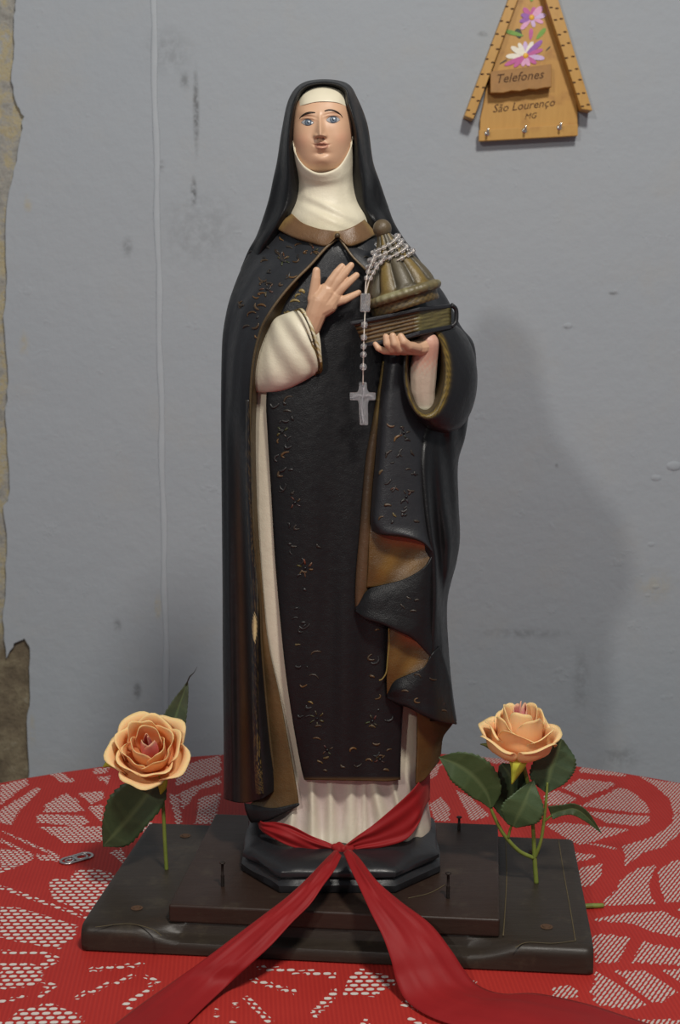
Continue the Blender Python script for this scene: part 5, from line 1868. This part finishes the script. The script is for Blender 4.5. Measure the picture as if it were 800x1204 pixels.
# ================================================================== KEY AND NOTE HOLDER ON THE WALL
kh = empty('key_holder', PW(622, 160), 'small wooden house-shaped key and note holder with painted flowers', 'key holder')
def wp(px, py, off):
    return P(px, py, 0, YW - off)
def plate(name, poly, o0, o1, mat, bev=.0008):
    """poly in px at the front face, standing o1 off the wall, back at o0"""
    pts = [wp(x, y, o1) for x, y in poly]
    v, f = prism(pts, (0, o1 - o0, 0))
    o = fixnormals(obj(name, v, f, mat, kh, None, False))
    if bev:
        bevel(o, bev, 2)
    return o
plate('backboard', [(564.5, 163), (565, 140), (572, 105), (600, 20), (624, -66), (638, -66), (655, 20), (675, 100), (679.5, 130), (679.5, 157)], .0, .012, M['pine'])
plate('bottom_rail', [(563.5, 153), (680, 146), (680, 159.5), (563.5, 166)], .010, .022, M['pine'])
plate('roof_slat', [(546.5, 136), (557, 140), (609, 0), (637, -80), (627, -82), (598, 0)], .0, .036, M['pine'])
plate('roof_slat', [(697, 130), (684, 128), (642, 0), (622, -74), (633, -82), (657, 0)], .0, .036, M['pine'])
plate('note_box', [(577, 84), (649, 75), (649, 102), (640, 103), (631, 105), (622, 104.5), (612, 107), (602, 106.5), (592, 109), (577, 109)], .010, .034, M['pine_dark'])
for k in range(9):
    t = k / 9
    for (xa, ya, xb, yb, nx) in ((552, 138, 603, 0, 1), (690, 129, 649, 0, -1)):
        x, y = xa + (xb - xa) * (t + .04), ya + (yb - ya) * (t + .04)
        for e_ in (-3.4, 3.4):
            p = wp(x + e_ + rnd.uniform(-.5, .5), y + nx * e_ * .35 + rnd.uniform(-2, 2), .0362)
            v_, f_ = sphere_vf(p, .0024, 8, 6, (1.2, .2, .55))
            obj('burnt_mark', v_, f_, M['burn'], kh)
for x, y in ((573, 157), (617, 153.5), (658, 150)):
    p = wp(x, y, .022)
    hk = tube('hook', [p + Vector((0, .004, .002)), p + Vector((0, -.006, .002)), p + Vector((0, -.012, -.001)), p + Vector((0, -.014, .003)), p + Vector((0, -.014, .006))], [.0016, .0016, .0017, .0017, .0014], M['screw'], kh, 10, None, 1, None, 24)
    v_, f_ = sphere_vf(p, .0042, 12, 8, (1, .35, 1))
    obj('hook_plate', v_, f_, M['screw'], hk)
def pet(cx, cy, a, l, w, mat, off):
    pts = []
    for k in range(14):
        t = 2 * math.pi * k / 14
        x = l * .5 + l * .5 * math.cos(t)
        y = w * math.sin(t) * (.6 + .4 * x / l)
        pts.append((cx + x * math.cos(a) - y * math.sin(a), cy - x * math.sin(a) - y * math.cos(a)))
    off += rnd.uniform(0, .0006)
    v, f = prism([wp(x, y, off) for x, y in pts], (0, .0006, 0))
    fixnormals(obj('painted_petal', v, f, M[mat], kh, None, False))
for a, l, w, m_ in ((200, 15, 3.4, 'violet'), (165, 13, 3.6, 'violet'), (130, 15, 3.8, 'magenta'), (75, 13, 3.6, 'magenta'), (45, 18, 4.5, 'pink'), (10, 17, 4, 'lilac'), (335, 15, 3, 'pink'), (285, 12, 3, 'lilac'), (228, 19, 3.4, 'pink')):
    pet(625.5, 20.5, math.radians(a), l, w, m_, .0128)
for a, l, w, m_ in ((205, 27, 3.2, 'magenta'), (182, 23, 3.8, 'white_p'), (148, 20, 4.0, 'white_p'), (118, 17, 3.4, 'white_p'), (90, 17, 3.4, 'lilac'), (62, 19, 3.6, 'white_p'), (42, 27, 3.8, 'violet'), (20, 22, 3.0, 'magenta'), (352, 23, 3.8, 'lilac'), (325, 16, 3.2, 'magenta'), (255, 13, 3.4, 'pink'), (290, 13, 3.4, 'pink'), (225, 19, 3.2, 'magenta')):
    pet(618, 65.5, math.radians(a), l, w, m_, .0128 if a not in (205, 225, 255, 290, 325) else .0132)
for cx, cy, a, l, w, m_ in ((616, 42, 165, 24, 3.2, 'leafp'), (631, 46, 50, 17, 3.4, 'leafp'), (612, 45, 110, 12, 5, 'blackp'), (625, 2, 80, 14, 4, 'leafp'), (624, 47, 85, 14, 3, 'magenta'), (642, 60, 45, 8, .9, 'blackp'), (588, 75, 30, 10, .9, 'blackp')):
    pet(cx, cy, math.radians(a), l, w, m_, .0126)
for cx, cy in ((625.5, 20.5), (618.5, 65.5)):
    v_, f_ = sphere_vf(wp(cx, cy, .0134), .0042, 12, 8, (1, .3, 1))
    obj('flower_centre', v_, f_, M['yolk'], kh)
def text(s, px, py, off, size, roll):
    cu_ = bpy.data.curves.new('lettering', 'FONT')
    cu_.body = s
    cu_.size = size
    cu_.shear = .35
    cu_.align_x = 'CENTER'
    cu_.extrude = .0002
    cu_.resolution_u = 2
    o = bpy.data.objects.new('tmp', cu_)
    C.objects.link(o)
    dg = bpy.context.evaluated_depsgraph_get()
    me = bpy.data.meshes.new_from_object(o.evaluated_get(dg))
    bpy.data.objects.remove(o)
    me.name = 'lettering'
    me.transform(Matrix.Translation(wp(px, py, off)) @ Matrix.Rotation(roll, 4, 'Y') @ Matrix.Rotation(math.pi / 2, 4, 'X'))
    me.materials.clear()
    link('lettering', me, kh, M['burn'])
text('Telefones', 611, 95, .0343, .0185, math.radians(-6))
text('São Lourenço', 616, 128.5, .0123, .0170, math.radians(-6))
text('MG', 624, 139.5, .0123, .0120, math.radians(-6))
